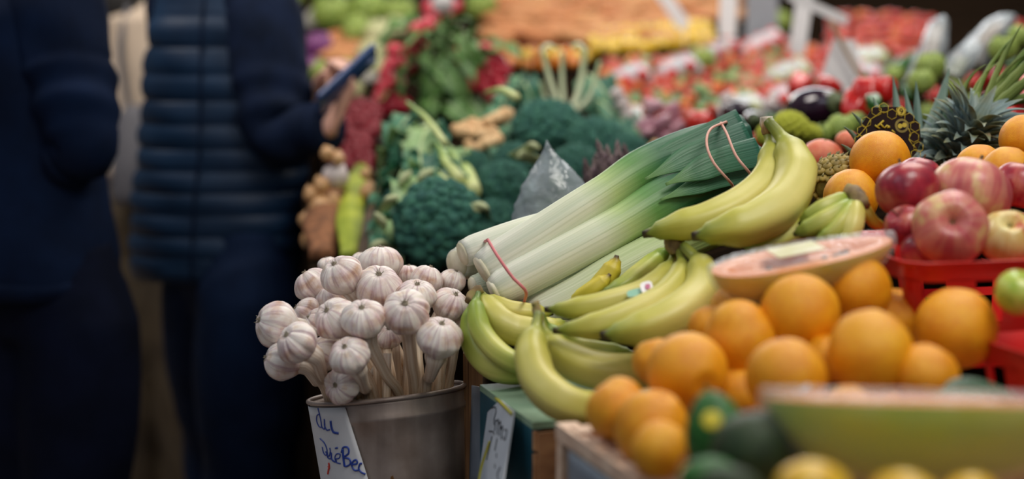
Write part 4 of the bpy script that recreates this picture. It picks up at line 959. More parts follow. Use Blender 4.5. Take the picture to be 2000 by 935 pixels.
disc(1763, 216, 8.2, .0007, 'number_badge', m_tagy); disc(1763, 245, 14, .0007, 'emblem_disc', mat('tag_olive_print', [(('noise', 20), [(.4, '7c6c24'), (.6, '8c7a2c')])], .5)); disc(1763, 245, 9.5, .0011, 'emblem_ring', m_tagb); disc(1759, 246, 4.8, .0015, 'emblem_fruit', m_tagy); disc(1768, 244, 4.8, .0015, 'emblem_fruit', m_tagy)
mb = MB()
def pd(pts, w, off=.0012):
    for a, b__ in zip(pts, pts[1:]): mb.tube([TG(a[0], a[1], off), TG(b__[0], b__[1], off)], w, n=2, seg=6)
pd([(1765, 212), (1761, 211), (1760, 215), (1764, 217), (1766, 213), (1766, 217), (1762, 221)], .0005); apart('number_print', mb, m_tagb, tg, True)
mb = MB(); pd([(1726, 235), (1712, 247)], .0016); pd([(1719, 241), (1726, 249)], .0014); pd([(1708, 244), (1717, 251)], .0014)
pd([(1727, 250), (1733, 244), (1738, 250)], .0012); pd([(1733, 250), (1738, 246)], .0012); pd([(1742, 254), (1748, 260)], .0012); apart('letters', mb, m_tagy, tg, True)
# ================================================================ PLASTIC BAG OF HERBS
hb = empty('herb_bag', P(1080, 430, 2.36), 'clear pointed plastic bag of grey-green herbs standing behind the leeks', 'bag')
mb = MB(); rings = []
prof = [(275, 1068, 1.5), (290, 1070, 7), (310, 1074, 20), (335, 1079, 40), (365, 1081, 58), (400, 1081, 68), (440, 1080, 73), (500, 1085, 72), (560, 1090, 60), (590, 1090, 40)]
for i in range(91):
    t = i/90*(len(prof)-1); k = min(int(t), len(prof)-2); f_ = t-k; y, x, w = [prof[k][q]+(prof[k+1][q]-prof[k][q])*f_ for q in range(3)]
    d = 2.36; c = P(x, y, d); row = []
    for j in range(48):
        a = 2*PI*j/48; kk = 1+.10*noise.noise(Vector((math.cos(a)*2.2, math.sin(a)*2.2, y*.03)))+.09*noise.noise(Vector((math.cos(a)*5, math.sin(a)*5, y*.045)))+.04*noise.noise(Vector((math.cos(a)*11, math.sin(a)*11, y*.09)))
        row.append(c+Vector((math.cos(a)*S(w*1.08, d)*kk, math.sin(a)*S(w, d)*.55*kk, 0)))
    rings.append(row)
mb.grid(rings, True, P(1068, 273, 2.36), P(1090, 595, 2.36)); apart('plastic_bag', mb, m_bagfilm, hb, True)
m_herb = mat('grey_green_herbs', [(('noise', 30), [(.3, '3c4c38'), (.55, '64745c'), (.7, '889480')])], .8, bump=1, bscale=60)
mb = MB(); rd = random.Random(3)
for k in range(40):
    y = rd.uniform(360, 560); w = min(40, max(4, (y-345)*.5)); x = 1082+rd.uniform(-w, w)*.8
    mb.ball(P(x, y, 2.36+rd.uniform(-.02, .02)), rd.uniform(.008, .014), (1, 1, 1.2), 12, 8, amp=.9, ns=2.5, seed=k)
o_ = apart('herb_filling', mb, m_herb, hb, True); o_['kind'] = 'stuff'

# ================================================================ ASPARAGUS TIPS
m_asp = mat('asparagus_tip', [(('noise', 60), [(.3, '5c4450'), (.6, '80706c'), (.75, '8c8c6c')])], .7, bump=1, bscale=90)
m_aspst = flat('asparagus_stem', '7c8c5c', .6)
def asp_mesh(seed):
    rd = random.Random(seed); mb = MB().tube([(0, 0, -.11), (0, 0, 0)], .0055, n=4, seg=10); t_ = MB().tube([(0, 0, 0), (0, 0, .02), (.001, 0, .05)], [(0, .006), (.4, .008), (1, .001)], n=10, seg=12)
    for k in range(22):
        a = k*2.4; z = .004+.042*k/22; r = .0068*(1-k/26); t_.tube([(math.cos(a)*r, math.sin(a)*r, z), (math.cos(a)*r*1.5, math.sin(a)*r*1.5, z+.005), (math.cos(a)*r*.9, math.sin(a)*r*.9, z+.011)], [(0, .003), (1, .0005)], n=4, seg=5)
    return mb.mesh('asparagus_spear', m_aspst), t_.mesh('spear_tip', m_asp)
A1, A1t = asp_mesh(1)
aspl = ['purple asparagus spear beside the herb bag', 'purple asparagus spear, tallest of the bundle above the leeks', 'purple asparagus spear just behind the tallest one', 'short purple asparagus spear over the upper leek',
        'purple asparagus spear leaning towards the leek greens', 'purple asparagus spear at the end of the bundle nearest the shallots', 'brown-tipped asparagus spear low against the leek', 'brown-tipped asparagus spear in the middle of the bundle', 'brown-tipped asparagus spear behind the herb bag edge', 'slim asparagus spear rising at the rear of the bundle']
for lb, (x, y) in zip(aspl, ((1160, 345), (1186, 318), (1200, 330), (1175, 355), (1215, 335), (1230, 325), (1195, 358), (1178, 338), (1152, 352), (1208, 318))):
    put(('asparagus_spear', 'asparagus', A1, [('spear_tip', A1t, [])]), TM(P(x, y+14, 2.52), (rnd(-.35, .0), rnd(-.3, .5), rnd(0, 6)), 1.0), lb, 'asparagus', 'purple asparagus bundle')

# ================================================================ BROCCOLI AND STALKS
m_broc = mat('broccoli_head', [(('noise', 5), [(.3, '2a6460'), (.7, '4c8c74')]), (('noise', 60), [(.35, '8cac9c'), (.65, 'ffffff')], 'MULTIPLY', .7)], .8, bump=1, bscale=110)
m_brst = mat('broccoli_stalk', [(('noise', 8), [(.3, '8ca468'), (.7, 'b8c894')])], .6)
m_brcut = mat('cut_stalk', [(('noise', 20), [(.3, 'a0a878'), (.7, 'c0c698')])], .5)
def broc_mesh(seed):
    rd = random.Random(seed); mb = MB(); mb.ball((0, 0, .1), .86, (1, 1, .68), 36, 20, amp=.15, ns=2.5, seed=seed)
    for k in range(80):
        z = 1-1.15*(k+.5)/80; a = k*2.399; r = math.sqrt(max(0, 1-z*z)); mb.ball((r*.78*math.cos(a), r*.78*math.sin(a), .1+z*.56), rd.uniform(.13, .2), (1, 1, .9), 12, 8, amp=.5, ns=3, seed=k+seed)
    st = MB().tube([(0, 0, -.1), (0, 0, -.6), (.05, 0, -1.15)], [(0, .5), (.4, .26), (1, .24)], n=12, seg=16, sec=lambda th, v: 1+.08*math.cos(5*th))
    ct = MB().tube([(.05, 0, -1.14), (.052, 0, -1.17)], [(0, .235), (1, .22)], n=3, seg=16)
    lf = []
    return mb.mesh('broccoli', m_broc), st.mesh('stalk', m_brst), ct.mesh('cut_end', m_brcut)
BRM = [broc_mesh(1), broc_mesh(2)]
def broccoli(x, y, r, d, zd, lb, k=0):
    me, st, ct = BRM[k]; put(('broccoli', 'broccoli', me, [('stalk', st, [('cut_end', ct)])]), aim(P(x, y, d), zd, S(r, d), R.uniform(0, 6)), lb, 'broccoli', 'broccoli heads heaped behind the garlic')
broccoli(858, 440, 98, 2.72, (.0, -.85, .45), 'largest dark broccoli head, directly behind the garlic heap')
broccoli(800, 405, 60, 2.86, (-.3, -.6, .6), 'broccoli head between the largest one and the kale leaves', 1)
broccoli(925, 478, 55, 2.74, (.3, -.7, .5), 'broccoli head low between the largest one and the cut leek ends', 1)
broccoli(985, 370, 62, 2.9, (.2, -.7, .6), 'broccoli head beside the herb bag')
broccoli(965, 440, 55, 2.84, (.2, -.8, .3), 'broccoli head under the one beside the herb bag', 1)
broccoli(1070, 258, 78, 3.15, (0, -.5, .9), 'wide broad-topped broccoli head behind the tip of the herb bag')
broccoli(1165, 285, 66, 3.05, (.2, -.5, .8), 'greyish broccoli head above the asparagus tips', 1)
broccoli(790, 480, 50, 2.8, (-.5, -.7, .2), 'broccoli head at the outer lower edge of the heap', 0)
broccoli(1125, 330, 55, 2.85, (0, -.6, .7), 'broccoli head partly covered by the herb bag', 0)
broccoli(1225, 300, 45, 3.0, (0, -.6, .7), 'small broccoli head above the leek greens', 1)
broccoli(1005, 320, 48, 2.98, (0, -.6, .7), 'broccoli head just under the ginger roots', 1)
broccoli(915, 330, 46, 3.0, (-.1, -.6, .7), 'broccoli head behind the thick pale stalk base', 0)
# kale / collard leaves with pale ribs
m_kale = mat('kale_leaf', [(('noise', 14), [(.3, '1c5048'), (.55, '3c7858'), (.75, '8cac80')])], .5)
m_kaleg = mat('pale_kale_leaf', [(('noise', 12), [(.3, '5c8450'), (.6, '98b47c'), (.8, 'c0d0a4')])], .5)
m_rib = flat('pale_rib', 'c8d49c', .5)
KL = [leaf_mesh('kale_leaf', .125, .036, [m_kale, m_rib], .9, .3, .35, seed=s) for s in range(3)]+[leaf_mesh('kale_leaf', .13, .04, [m_kaleg, m_rib], .8, .3, .35, seed=s) for s in range(2)]
kl = [(810, 225, 3.1, -2.2, 0), (840, 250, 3.05, -1.9, 3), (820, 250, 3.05, 2.9, 3), (815, 300, 2.95, 3.0, 0), (825, 320, 2.92, -2.6, 4), (820, 300, 2.95, -1.5, 1), (850, 330, 2.9, -1.0, 2), (815, 350, 2.9, -2.9, 2), (830, 350, 2.88, -2.0, 3), (800, 395, 2.86, -2.6, 1), (800, 420, 2.82, -2.1, 4),
      (790, 455, 2.8, -2.2, 0), (880, 290, 3.0, -1.2, 4), (1000, 180, 3.4, -2.4, 0), (985, 215, 3.35, -1.9, 1), (1020, 150, 3.5, -2.0, 2), (1155, 150, 3.5, -1, 1), (1175, 200, 3.4, -.8, 2), (1190, 240, 3.3, -1.2, 0), (1010, 240, 3.2, -1.6, 2)]
kb = {}
kl += [(x+rnd(-22, 22), y+rnd(-18, 18), d+.03, a+rnd(-1, 1), R.choice((0, 1, 3, 4, 2))) for x, y, d, a, k in kl if x < 900]+[(x+rnd(-15, 15), y+rnd(-10, 25), d+.05, a+rnd(-.6, .6), k) for x, y, d, a, k in kl if x > 900]
for i, (x, y, d, a, k) in enumerate(kl):
    g_ = 0 if x < 900 and y < 300 else 1 if x < 900 and y < 370 else 2 if x < 900 else 3 if x < 1100 else 4
    if g_ not in kb: kb[g_] = empty('kale_bunch', P(x, y, d), ['kale bunch with pale ribs reaching up to the radishes', 'kale bunch in the middle, over the rear broccoli', 'dark kale bunch hanging at the outer side of the largest broccoli', 'kale bunch beside the upright chard stalks, on their radish side', 'kale bunch on the tomato side of the upright chard stalks'][g_], 'kale', 'kale bunches')
    ob = bpy.data.objects.new('kale_leaf', KL[k]); COL.objects.link(ob); ob.parent = kb[g_]; ob.matrix_local = Matrix.Translation(-kb[g_].location) @ TM(P(x, y, d), (rnd(.1, .6), rnd(-.2, .5), a), rnd(.8, 1.05))
# fennel-like yellow-green stalk cluster
m_ygst = mat('yellow_green_stalk', [(('v',), [(0, 'd4d898'), (.5, 'b0c470'), (1, '7c9c50')])], .5)
for i, (x, y, x2, y2, w, lb) in enumerate(((905, 390, 850, 275, 7, 'long pale broccoli leaf stalk slanting to the radish leaves'), (915, 385, 880, 290, 8, 'pale leaf stalk beside the longest slanting one'), (925, 375, 905, 320, 12, 'thick pale stalk base above the largest broccoli'), (900, 350, 840, 300, 8, 'pale stalk crossing the slanting ones'), (870, 280, 795, 200, 5, 'yellow stalk reaching up to the radish bunch'), (880, 360, 820, 350, 8, 'short level pale stalk over the largest broccoli'), (1010, 190, 950, 180, 6, 'yellow-green stalk lying below the right radishes'))):
    a, e_ = P(x, y, 2.84), P(x2, y2, 3.0); ob = link('leaf_stalk', MB().tube([a, a.lerp(e_, .5)+Vector((0, -.01, .01)), e_], [(0, S(w, 2.9)*1.3), (1, S(w, 2.9)*.7)], n=12, seg=10).mesh('leaf_stalk', m_ygst, origin=a)); ob.location = a
    tag(ob, lb, 'stalk', 'cut leaf stalks among the broccoli')
# pale cut ends
for i, (x, y, r, lb) in enumerate(((790, 345, 13, 'pale cut stem end among the kale leaves'), (765, 385, 11, 'pale cut stem end at the outer edge of the broccoli heap'), (905, 380, 14, 'cut stem end just over the largest broccoli'), (925, 405, 13, 'oval cut stem end beside the largest broccoli'), (745, 425, 12, 'pale cut stem end next to the onion sack'), (830, 338, 14, 'cut stem end in the middle of the kale leaves'), (895, 372, 12, 'small cut stem end under the pale stalks'), (735, 475, 12, 'lowest pale cut stem end of the broccoli heap'), (940, 400, 12, 'cut stem end nearest the herb bag'), (1045, 283, 10, 'cut stem end under the wide broccoli head'), (1015, 300, 9, 'tiny cut stem end beside the wide broccoli head'))):
    d = 2.68 if y > 380 else 2.8; c = P(x, y, d); me = MB().tube([(0, 0, 0), (0, .02, -.01), (0, .07, -.03)], [(0, S(r, d)*.9), (1, S(r, d)*.8)], n=8, seg=14, ell=(.55, 1.5), sec=lambda th, v: 1+.14*math.cos(3*th)).mesh('cut_stem', m_brcut)
    tag(link('cut_stem', me, None, TM(c, (0, rnd(-.8, .8), rnd(-.4, .4)))), lb, 'stem', 'cut stem ends in the broccoli heap')
# upright white stalks in a V
m_wst = mat('white_stalk', [(('v',), [(0, 'e4e8c8'), (.6, 'd4dcb4'), (1, 'a4b884')])], .45)
vs_ = empty('chard_bunch', P(1105, 215, 3.3), 'upright bunch of pale chard stalks forming a V behind the broccoli', 'chard')
for pts, w in (([(1100, 225), (1078, 170), (1058, 98)], 9), ([(1108, 225), (1130, 180), (1143, 95)], 9), ([(1102, 215), (1098, 160), (1098, 100)], 7), ([(1095, 225), (1070, 200), (1055, 160)], 6), ([(1115, 222), (1150, 190), (1172, 120)], 7), ([(1058, 100), (1070, 88), (1085, 95)], 6), ([(1142, 98), (1130, 86), (1115, 92)], 6)):
    apart('stalk', MB().tube([P(x, y, 3.3) for x, y in pts], [(0, S(w, 3.3)*1.2), (1, S(w, 3.3)*.9)], n=16, seg=10, ell=(.6, 1)), m_wst, vs_, True)
# ginger
m_ging = mat('ginger_skin', [(('noise', 10), [(.3, 'c49868'), (.7, 'e4c090')])], .7, bump=.4)
def ginger(x, y, d, s, seed, lb):
    rd = random.Random(seed); mb = MB(); c = Vector()
    for k in range(6): mb.ball((k*.016-.04, rd.uniform(-.008, .008), rd.uniform(-.006, .006)), rd.uniform(.013, .019), (1.2, 1, .9), 14, 10, amp=.2, seed=k)
    for k in (1, 3, 4): mb.ball((k*.016-.04, rd.choice((-1, 1))*.018, .01), .013, (1, 1.3, 1), 12, 8, amp=.2, seed=k+9)
    me = remesh(mb.mesh('ginger_root', m_ging), .003, 4); me.name = 'ginger_root'
    me.polygons.foreach_set('use_smooth', [True]*len(me.polygons))
    tag(link('ginger_root', me, None, TM(P(x, y, d), (.3, rd.uniform(-.5, .2), rd.uniform(-.5, .5)), s)), lb, 'ginger', 'ginger roots between the broccoli heads')
ginger(950, 243, 3.15, 1.0, 1, 'knobbly tan ginger root above the pale stalks'); ginger(925, 262, 3.1, .9, 2, 'ginger root leaning against the upper knobbly one'); ginger(940, 285, 3.02, .8, 3, 'small ginger root lowest beside the pale stalks')
ginger(1295, 288, 3.05, .7, 6, 'small ginger piece between the shallots and the leek greens')

# ================================================================ RADISHES
m_rad = mat('radish_skin', [(('noise', 12), [(.3, 'bc1a34'), (.7, 'dc3c50')])], .35, coat=.3)
m_radl = mat('radish_leaf', [(('noise', 16), [(.3, '2c5224'), (.6, '5c8440'), (.8, '8cac5c')])], .5)
rm = MB().ball((0, 0, 0), 1, (1, 1, 1.05), 18, 12, mod=lambda n, th, v: 1-.0*v+(.12*max(0, -n.z-.8)*3)).mesh('radish', m_rad); rt = MB().tube([(0, 0, -1.05), (.1, 0, -1.6), (.2, .1, -2.2)], [(0, .12), (1, .01)], n=6, seg=6).mesh('root', flat('radish_root', 'e0b8b8', .6)); rmd = rm.copy(); rmd.materials[0] = mat('radish_skin_shaded', [(('noise', 12), [(.3, '6c0a1a'), (.7, '941a2c')])], .5)  # low bunches get a darker skin copy: shade painted into the colour
RL = [leaf_mesh('radish_leaf', .15, .035, [m_radl, m_vein], 1.0, .3, .4, seed=s) for s in range(3)]
RBN = {'left': ('radish bunch with its red bulbs nearest the phone', (775, 150, 3.75)), 'left2': ('radish bunch right below the topmost one, bulbs beside the pale cabbages', (820, 80, 3.75)), 'right': ('radish bunch with its bulbs facing the yellow peppers', (940, 120, 3.75)),
       'right2': ('lower radish bunch on the pepper side, over the ginger', (950, 165, 3.75)), 'top': ('topmost radish bunch under the round white label', (860, 25, 4.4)), 'low': ('radish bunch in painted shade just under the phone hand', (690, 220, 3.5)),
       'low2': ('radish bunch in painted shade between the hand and the kale', (690, 265, 3.45)), 'low3': ('lowest radish bunch in painted shade, above the white onion', (690, 310, 3.4))}
rbo = {k: empty('radish_bunch', P(*v[1]), v[0], 'radishes', 'radish bunches') for k, v in RBN.items()}
def inb(name, me, root, Mw):
    ob = bpy.data.objects.new(name, me); COL.objects.link(ob); ob.parent = root; ob.matrix_local = Matrix.Translation(-root.location) @ Mw; return ob
def radish(x, y, d=None, r=17, where='left'):
    s_ = S(r, d)*R.uniform(.9, 1.1); Mw = TM(P(x, y, d), (rnd(-.5, 1), rnd(-1, 1), rnd(0, 6)), s_)
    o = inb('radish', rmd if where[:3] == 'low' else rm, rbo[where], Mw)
    q = bpy.data.objects.new('root', rt); COL.objects.link(q); q.parent = o
for x, y in ((815, 58), (835, 50), (812, 78), (805, 85), (790, 100), (820, 95)): radish(x, y, 3.75, 16, 'left2')
for x, y in ((770, 100), (775, 122), (790, 120), (762, 128), (800, 130), (755, 145), (768, 160), (780, 165), (750, 170), (765, 185), (745, 190), (772, 205), (790, 205), (758, 208), (740, 215)): radish(x, y, 3.75, 16, 'left')
for x, y in ((905, 100), (925, 115), (945, 95), (960, 100), (935, 130), (955, 125), (975, 120), (985, 135), (900, 115)): radish(x, y, 3.75, 15, 'right')
for x, y in ((930, 150), (950, 150), (965, 145), (918, 165), (945, 170), (960, 185), (975, 165), (905, 158)): radish(x, y, 3.75, 15, 'right2')
for x, y in ((845, 30), (862, 38), (880, 25), (838, 15), (890, 12), (870, 12)): radish(x, y, 4.4, 15, 'top')
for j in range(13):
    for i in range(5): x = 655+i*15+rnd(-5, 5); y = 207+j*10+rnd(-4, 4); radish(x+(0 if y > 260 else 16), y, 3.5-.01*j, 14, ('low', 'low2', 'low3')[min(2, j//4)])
acc = {k: MB() for k in rbo}; lfm = {}
for i in range(76):
    t = i/76; y = 38+195*t+rnd(-12, 12); x = 882+rnd(-66, 56)-20*t
    key = ('top' if y < 55 else 'left2' if x < 875 else 'right') if y < 125 else ('left' if x < 865 else 'right2')
    inb('leaf', RL[i % 3], rbo[key], TM(P(x, y, 3.8+rnd(-.1, .1)), (rnd(-.4, .9), rnd(-.6, .6), rnd(-3.1, 0)), rnd(.5, .9)))
# round label over the radishes
lbm = MB(); lbm.tube([(0, 0, 0), (0, .003, 0)], S(22, 4.4), n=3, seg=24); lo_ = link('round_label', lbm.mesh('round_label', m_white), None, TM(P(865, 8, 4.35), (.3, 0, 0))); tag(lo_, 'round white label standing over the topmost radishes', 'label')

# ================================================================ ONIONS AND SACKS
m_on = mat('onion_skin', [(('u',), [(0, 'b88858'), (1, 'b88858')]), (('noise', 4), [(.3, 'b07c4c'), (.7, 'd8b080')], 'MIX', .8)], .45, coat=.1)
m_onw = mat('white_onion_skin', [(('noise', 4), [(.3, 'b8a8a8'), (.7, 'd8ccc8')])], .45)
def onion_mesh(m):
    prof = []
    for i in range(19):
        a = -PI/2+PI*i/18; r = math.cos(a); z = math.sin(a)*.9
        if z > .7: z += (z-.7)*1.6
        prof.append((max(.01, r), z))
    return MB().lathe(prof, 24).mesh('onion', m), MB().tube([(0, 0, 1.05), (.05, 0, 1.4)], [(0, .12), (1, .03)], n=4, seg=8).mesh('onion_tip', m)
ON, ONt = onion_mesh(m_on); OW, OWt = onion_mesh(m_onw)
def onion(x, y, r, d, lb, w=False): put(('onion', 'onion', OW if w else ON, [('onion_tip', OWt if w else ONt, [])]), TM(P(x, y, d), (rnd(-.5, .5), rnd(-.5, .5), 0), S(r, d)), lb, 'onion', 'onions at the aisle end of the bench')
onion(655, 345, 27, 3.1, 'pale white onion below the phone hand', True)
for (x, y, r), lb in zip(((628, 362, 17), (628, 405, 25), (612, 468, 25), (640, 430, 20), (650, 395, 18), (625, 505, 22), (600, 430, 18), (648, 470, 20), (722, 375, 20), (722, 405, 12), (715, 340, 12), (608, 380, 16), (660, 310, 14), (640, 300, 15)),
        ('small brown onion beside the white one', 'tan onion with a bright top beside the vest', 'round tan onion lowest beside the vest', 'brown onion in the middle of the sack', 'brown onion just under the white one', 'brown onion showing above the garlic heap', 'brown onion half behind the vest', 'dark brown onion deep in the sack', 'tan onion next to the broccoli heap', 'tiny shallot under the tan onion by the broccoli', 'tiny shallot above the tan onion by the broccoli', 'small onion touching the vest above the others', 'pinkish onion under the shaded radishes', 'small onion behind the white one')): onion(x, y, r, 3.08, lb)
m_mesh = mat('brown_netting', [(('n3', (60, 60, 60)), [(.3, '5c3820'), (.7, '94603c')])], .8)
def sack(pts, w, m, lb, cat='sack', name='onion_sack', ell=(.6, 1)):
    p3 = [Vector(q) for q in pts]; c = p3[len(p3)//2]
    ob = link(name, MB().tube(p3, [(0, w*.5), (.2, w*.95), (.7, w), (1, w*.6)], n=24, seg=24, ell=ell, sec=lambda th, v: 1+.07*math.cos(5*th+9*v)+.04*math.cos(9*th)).mesh(name, m, origin=c)); ob.location = c; tag(ob, lb, cat); return ob
sack([G(650, 345, .02), G(640, 400, .02), G(632, 450, .02), G(628, 500, .01)], S(38, 3.1), m_mesh, 'brown net sack of onions at the aisle end of the bench')
m_lime = mat('lime_net', [(('noise', 20), [(.3, '7c8c1c'), (.7, 'b0b838')])], .6)
sack([G(705, 325, .04), G(695, 370, .04), G(685, 420, .04), G(680, 500, .03)], S(25, 3.1), m_lime, 'lime green net bag between the onion sack and the broccoli', 'bag', 'lime_net_bag')
m_gsack = mat('grey_brown_sack', [(('noise', 20), [(.3, '4c3c30'), (.7, '6c5848')])], .8)
sack([G(730, 410, .03), G(722, 450, .03), G(716, 520, .02)], S(24, 3.0), m_gsack, 'small grey-brown sack below the tan onion by the broccoli', 'sack', 'cloth_sack')

# ================================================================ UPPER LEFT: LETTUCES, CABBAGES
m_let = mat('lettuce', [(('noise', 7), [(.3, '5c7c2c'), (.55, '98ac4c'), (.75, 'c8cc88')])], .5, bump=.4)
m_letp = mat('pale_cabbage', [(('noise', 6), [(.3, 'a8ac70'), (.7, 'd0cca0')])], .5, bump=.3)
m_purp = mat('purple_cabbage', [(('noise', 6), [(.3, '5c2458'), (.7, '8c4484')])], .45)
m_roman = mat('romanesco', [(('noise', 25), [(.3, 'a0a824'), (.6, 'ccd03c'), (.75, 'e0e070')])], .6, bump=.8, bscale=60)
def ruffle_mesh(name, m, seed, leaves=16):
    rd = random.Random(seed); mb = MB(); mb.ball((0, 0, 0), .66, (1, 1, .9), 20, 14, amp=.1, seed=seed)
    for k in range(leaves):
        a = k*2.399; el = .15+1.1*k/leaves; rows = []
        o_ = Vector((math.cos(a), math.sin(a), 0)); s_ = Vector((-o_.y, o_.x, 0)); up_ = Vector((0, 0, 1))
        for i in range(8):
            t = i/7; ph = -1.2+2.0*t*(.6+.4*el); c = o_*math.cos(ph*.8+el*.4)*(.74+.16*t)+up_*math.sin(ph*.8+el*.5)*(.72+.2*t); w = .55*math.sin(PI*(.12+.8*t))**.7
            rows.append([c+s_*w*(j/5-1)+o_*(-.25*(j/5-1)**2+.06*math.sin(j*2.3+i*1.7+k)*t)+up_*.05*math.sin(j*1.9+k)*t for j in range(11)])
        mb.grid(rows, False); mb.grid([[q-o_*.015 for q in r[::-1]] for r in rows], False)
    return mb.mesh(name, m)
LET = ruffle_mesh('lettuce', m_let, 1); LEP = ruffle_mesh('cabbage', m_letp, 2); PUR = ruffle_mesh('purple_cabbage', m_purp, 3, 10)
def veg(me, name, cat, x, y, r, lb, lift=None, d=None, grp=None, rot=None):
    p_ = P(x, y, d) if d else G(x, y, 0)
    if d is None:
        dd = (p_-CC).dot(FW); p_ = G(x, y, S(r, dd)*.8)
    dd = (p_-CC).dot(FW)
    return put((name, cat, me, []), TM(p_, rot or (rnd(-.4, .4), rnd(-.4, .4), rnd(0, 6)), S(r, dd)), lb, cat, grp)
for x, y, r, lb in ((650, 30, 46, 'green lettuce beyond the vest shoulder, nearest the white cauliflower'), (720, 22, 44, 'yellow-green lettuce in the middle of the upper row'), (780, 30, 40, 'green lettuce beside the topmost radishes'), (700, 65, 40, 'low light green lettuce over the sweet potatoes'), (620, 140, 26, 'lime lettuce showing between the vest and the phone'), (680, 140, 26, 'yellow-green lettuce just above the phone hand'), (940, 15, 36, 'olive green lettuce behind the radish leaves'), (560, -5, 40, 'green lettuce right behind the vest sleeve')): veg(LET, 'lettuce', 'lettuce', x, y, r, lb)
for x, y, r, lb in ((740, 75, 38, 'pale cabbage between the lettuces and the radishes'), (770, 62, 32, 'small pale cabbage touching the radish bunch'), (725, 110, 34, 'pale cabbage above the tip of the phone'), (735, 140, 30, 'pale cabbage behind the phone')): veg(LEP, 'cabbage', 'cabbage', x, y, r, lb)
veg(PUR, 'purple_cabbage', 'cabbage', 622, 95, 36, 'purple cabbage beside the vest sleeve', None); veg(PUR, 'purple_cabbage', 'cabbage', 610, 135, 30, 'second purple cabbage just below the first by the sleeve')
m_caul = mat('cauliflower', [(('noise', 25), [(.3, 'b8b4a8'), (.7, 'dcd8d0')])], .7, bump=.8, bscale=60)
def curd(name, m, seed):
    mb = MB(); mb.ball((0, 0, 0), .8, (1, 1, .75), 20, 12)
    for k in range(60):
        z = 1-1.3*(k+.5)/60; a = k*2.399; r = math.sqrt(max(0, 1-z*z)); mb.ball((r*.78*math.cos(a), r*.78*math.sin(a), z*.62), .17, (1, 1, 1.2), 10, 7, amp=.3, ns=2, seed=k)
    return mb.mesh(name, m)
CAU = curd('cauliflower', m_caul, 1); ROM = curd('romanesco', m_roman, 2)
veg(CAU, 'cauliflower', 'cauliflower', 622, 38, 30, 'white cauliflower beside the vest shoulder')
veg(LEP, 'cabbage', 'cabbage', 690, 180, 26, 'small pale cabbage right behind the raised fingers', d=3.9)
veg(CAU, 'cauliflower', 'cauliflower', 725, 155, 20, 'small white cauliflower just below the phone tip', d=3.9)
# sweet potatoes (orange-tan, in red trays)
m_sp = mat('sweet_potato', [(('noise', 3), [(.3, 'b87848'), (.7, 'd8a068')]), (('rand',), [(0, 'ffffff'), (1, 'e8c8b0')], 'MULTIPLY', 1)], .6)
SPm = MB().ball((0, 0, 0), 1, (2.0, .8, .8), 28, 18, amp=.25, ns=1.2).mesh('sweet_potato', m_sp)
SPt = MB().tube([(1.95, 0, 0), (2.3, 0, .1)], [(0, .12), (1, .02)], n=4, seg=6).mesh('root_tip', m_sp)
def spot(x, y, r, lb, grp): 
    p_ = G(x, y, .03); dd = (p_-CC).dot(FW); put(('sweet_potato', 'sweet potato', SPm, [('root_tip', SPt, [])]), TM(p_, (rnd(-.2, .2), rnd(-.2, .2), rnd(-.5, .5)), S(r, dd)), lb, 'sweet potato', grp)
for k, (x, y, r) in enumerate(((640, 85, 22), (655, 108, 20), (670, 75, 22), (690, 95, 22), (700, 112, 18))): spot(x, y, r, 'pinkish sweet potato, '+ORD[k]+' from the purple cabbages towards the phone', 'sweet potatoes by the purple cabbages')
for j, yy in enumerate((72, 55, 38, 20, 5, -8)):
    for i in range(13):
        x = 975+i*36+rnd(-10, 10)+(j % 2)*15; y = yy+rnd(-4, 4)
        if x < (1330 if yy > 40 else 1460): spot(x, y, 21, f'orange-tan sweet potato, {ORD[i]} from the radish end, {ORD[j]} row of the long heap', 'sweet potatoes in the long heap')
m_redtray = flat('red_tray', 'a81c1c', .4)
def tray(x0, x1, y, d, lb, h=.05, dep=.12, m=None):
    a, e_ = P(x0, y, d), P(x1, y, d); w = (e_-a).length; mb = MB()
    mb.box((0, 0, 0), (w, .004, h)); mb.box((0, dep, 0), (w, dep+.004, h)); mb.box((0, .004, 0), (.004, dep, h)); mb.box((w-.004, .004, 0), (w, dep, h)); mb.box((.004, .004, 0), (w-.004, dep, .004))
    z = bedz(a.y)-.0; q = Vector((a.x, a.y, a.z-h)); tag(link('produce_tray', mb.mesh('produce_tray', m or m_redtray, smooth=False), None, TM(q, (math.atan(BED_B), 0, 0))), lb, 'tray')
tray(975, 1170, 88, 4.45, 'red tray in front of the sweet potatoes'); tray(1210, 1330, 52, 4.75, 'red tray behind the yellow peppers')
tray(620, 720, 120, 4.3, 'dark red tray under the pinkish sweet potatoes')

# ================================================================ PEPPERS
def pepper_mesh(m, name='pepper'):
    prof = []
    for i in range(25):
        a = -PI/2+PI*i/24; r = math.cos(a)**.6*(1-.18*(1-math.sin(a))/2); z = math.sin(a)*1.1
        if r < .5 and z > 0: z -= (.5-r)*.5
        prof.append((max(.01, r*.9), z))
    md = lambda q, th, v: Vector((q.x*(1+.10*math.cos(4*th)), q.y*(1+.10*math.cos(4*th)), q.z))
    return MB().lathe(prof, 32, md).mesh(name, m), MB().tube([(0, 0, .75), (0, 0, 1.0), (.15, 0, 1.35)], [(0, .22), (.35, .10), (1, .12)], n=8, seg=8).mesh('stalk', flat('pepper_stalk', '4c7c34', .5))
m_py = mat('yellow_pepper', [(('noise', 2), [(.3, 'e0b028'), (.7, 'f0cc48')])], .28, coat=.4); m_po = mat('orange_pepper', [(('noise', 2), [(.3, 'd87020'), (.7, 'ec9438')])], .28, coat=.4); m_pr = mat('red_pepper', [(('noise', 2), [(.3, 'b81418'), (.7, 'd82c24')])], .25, coat=.5)
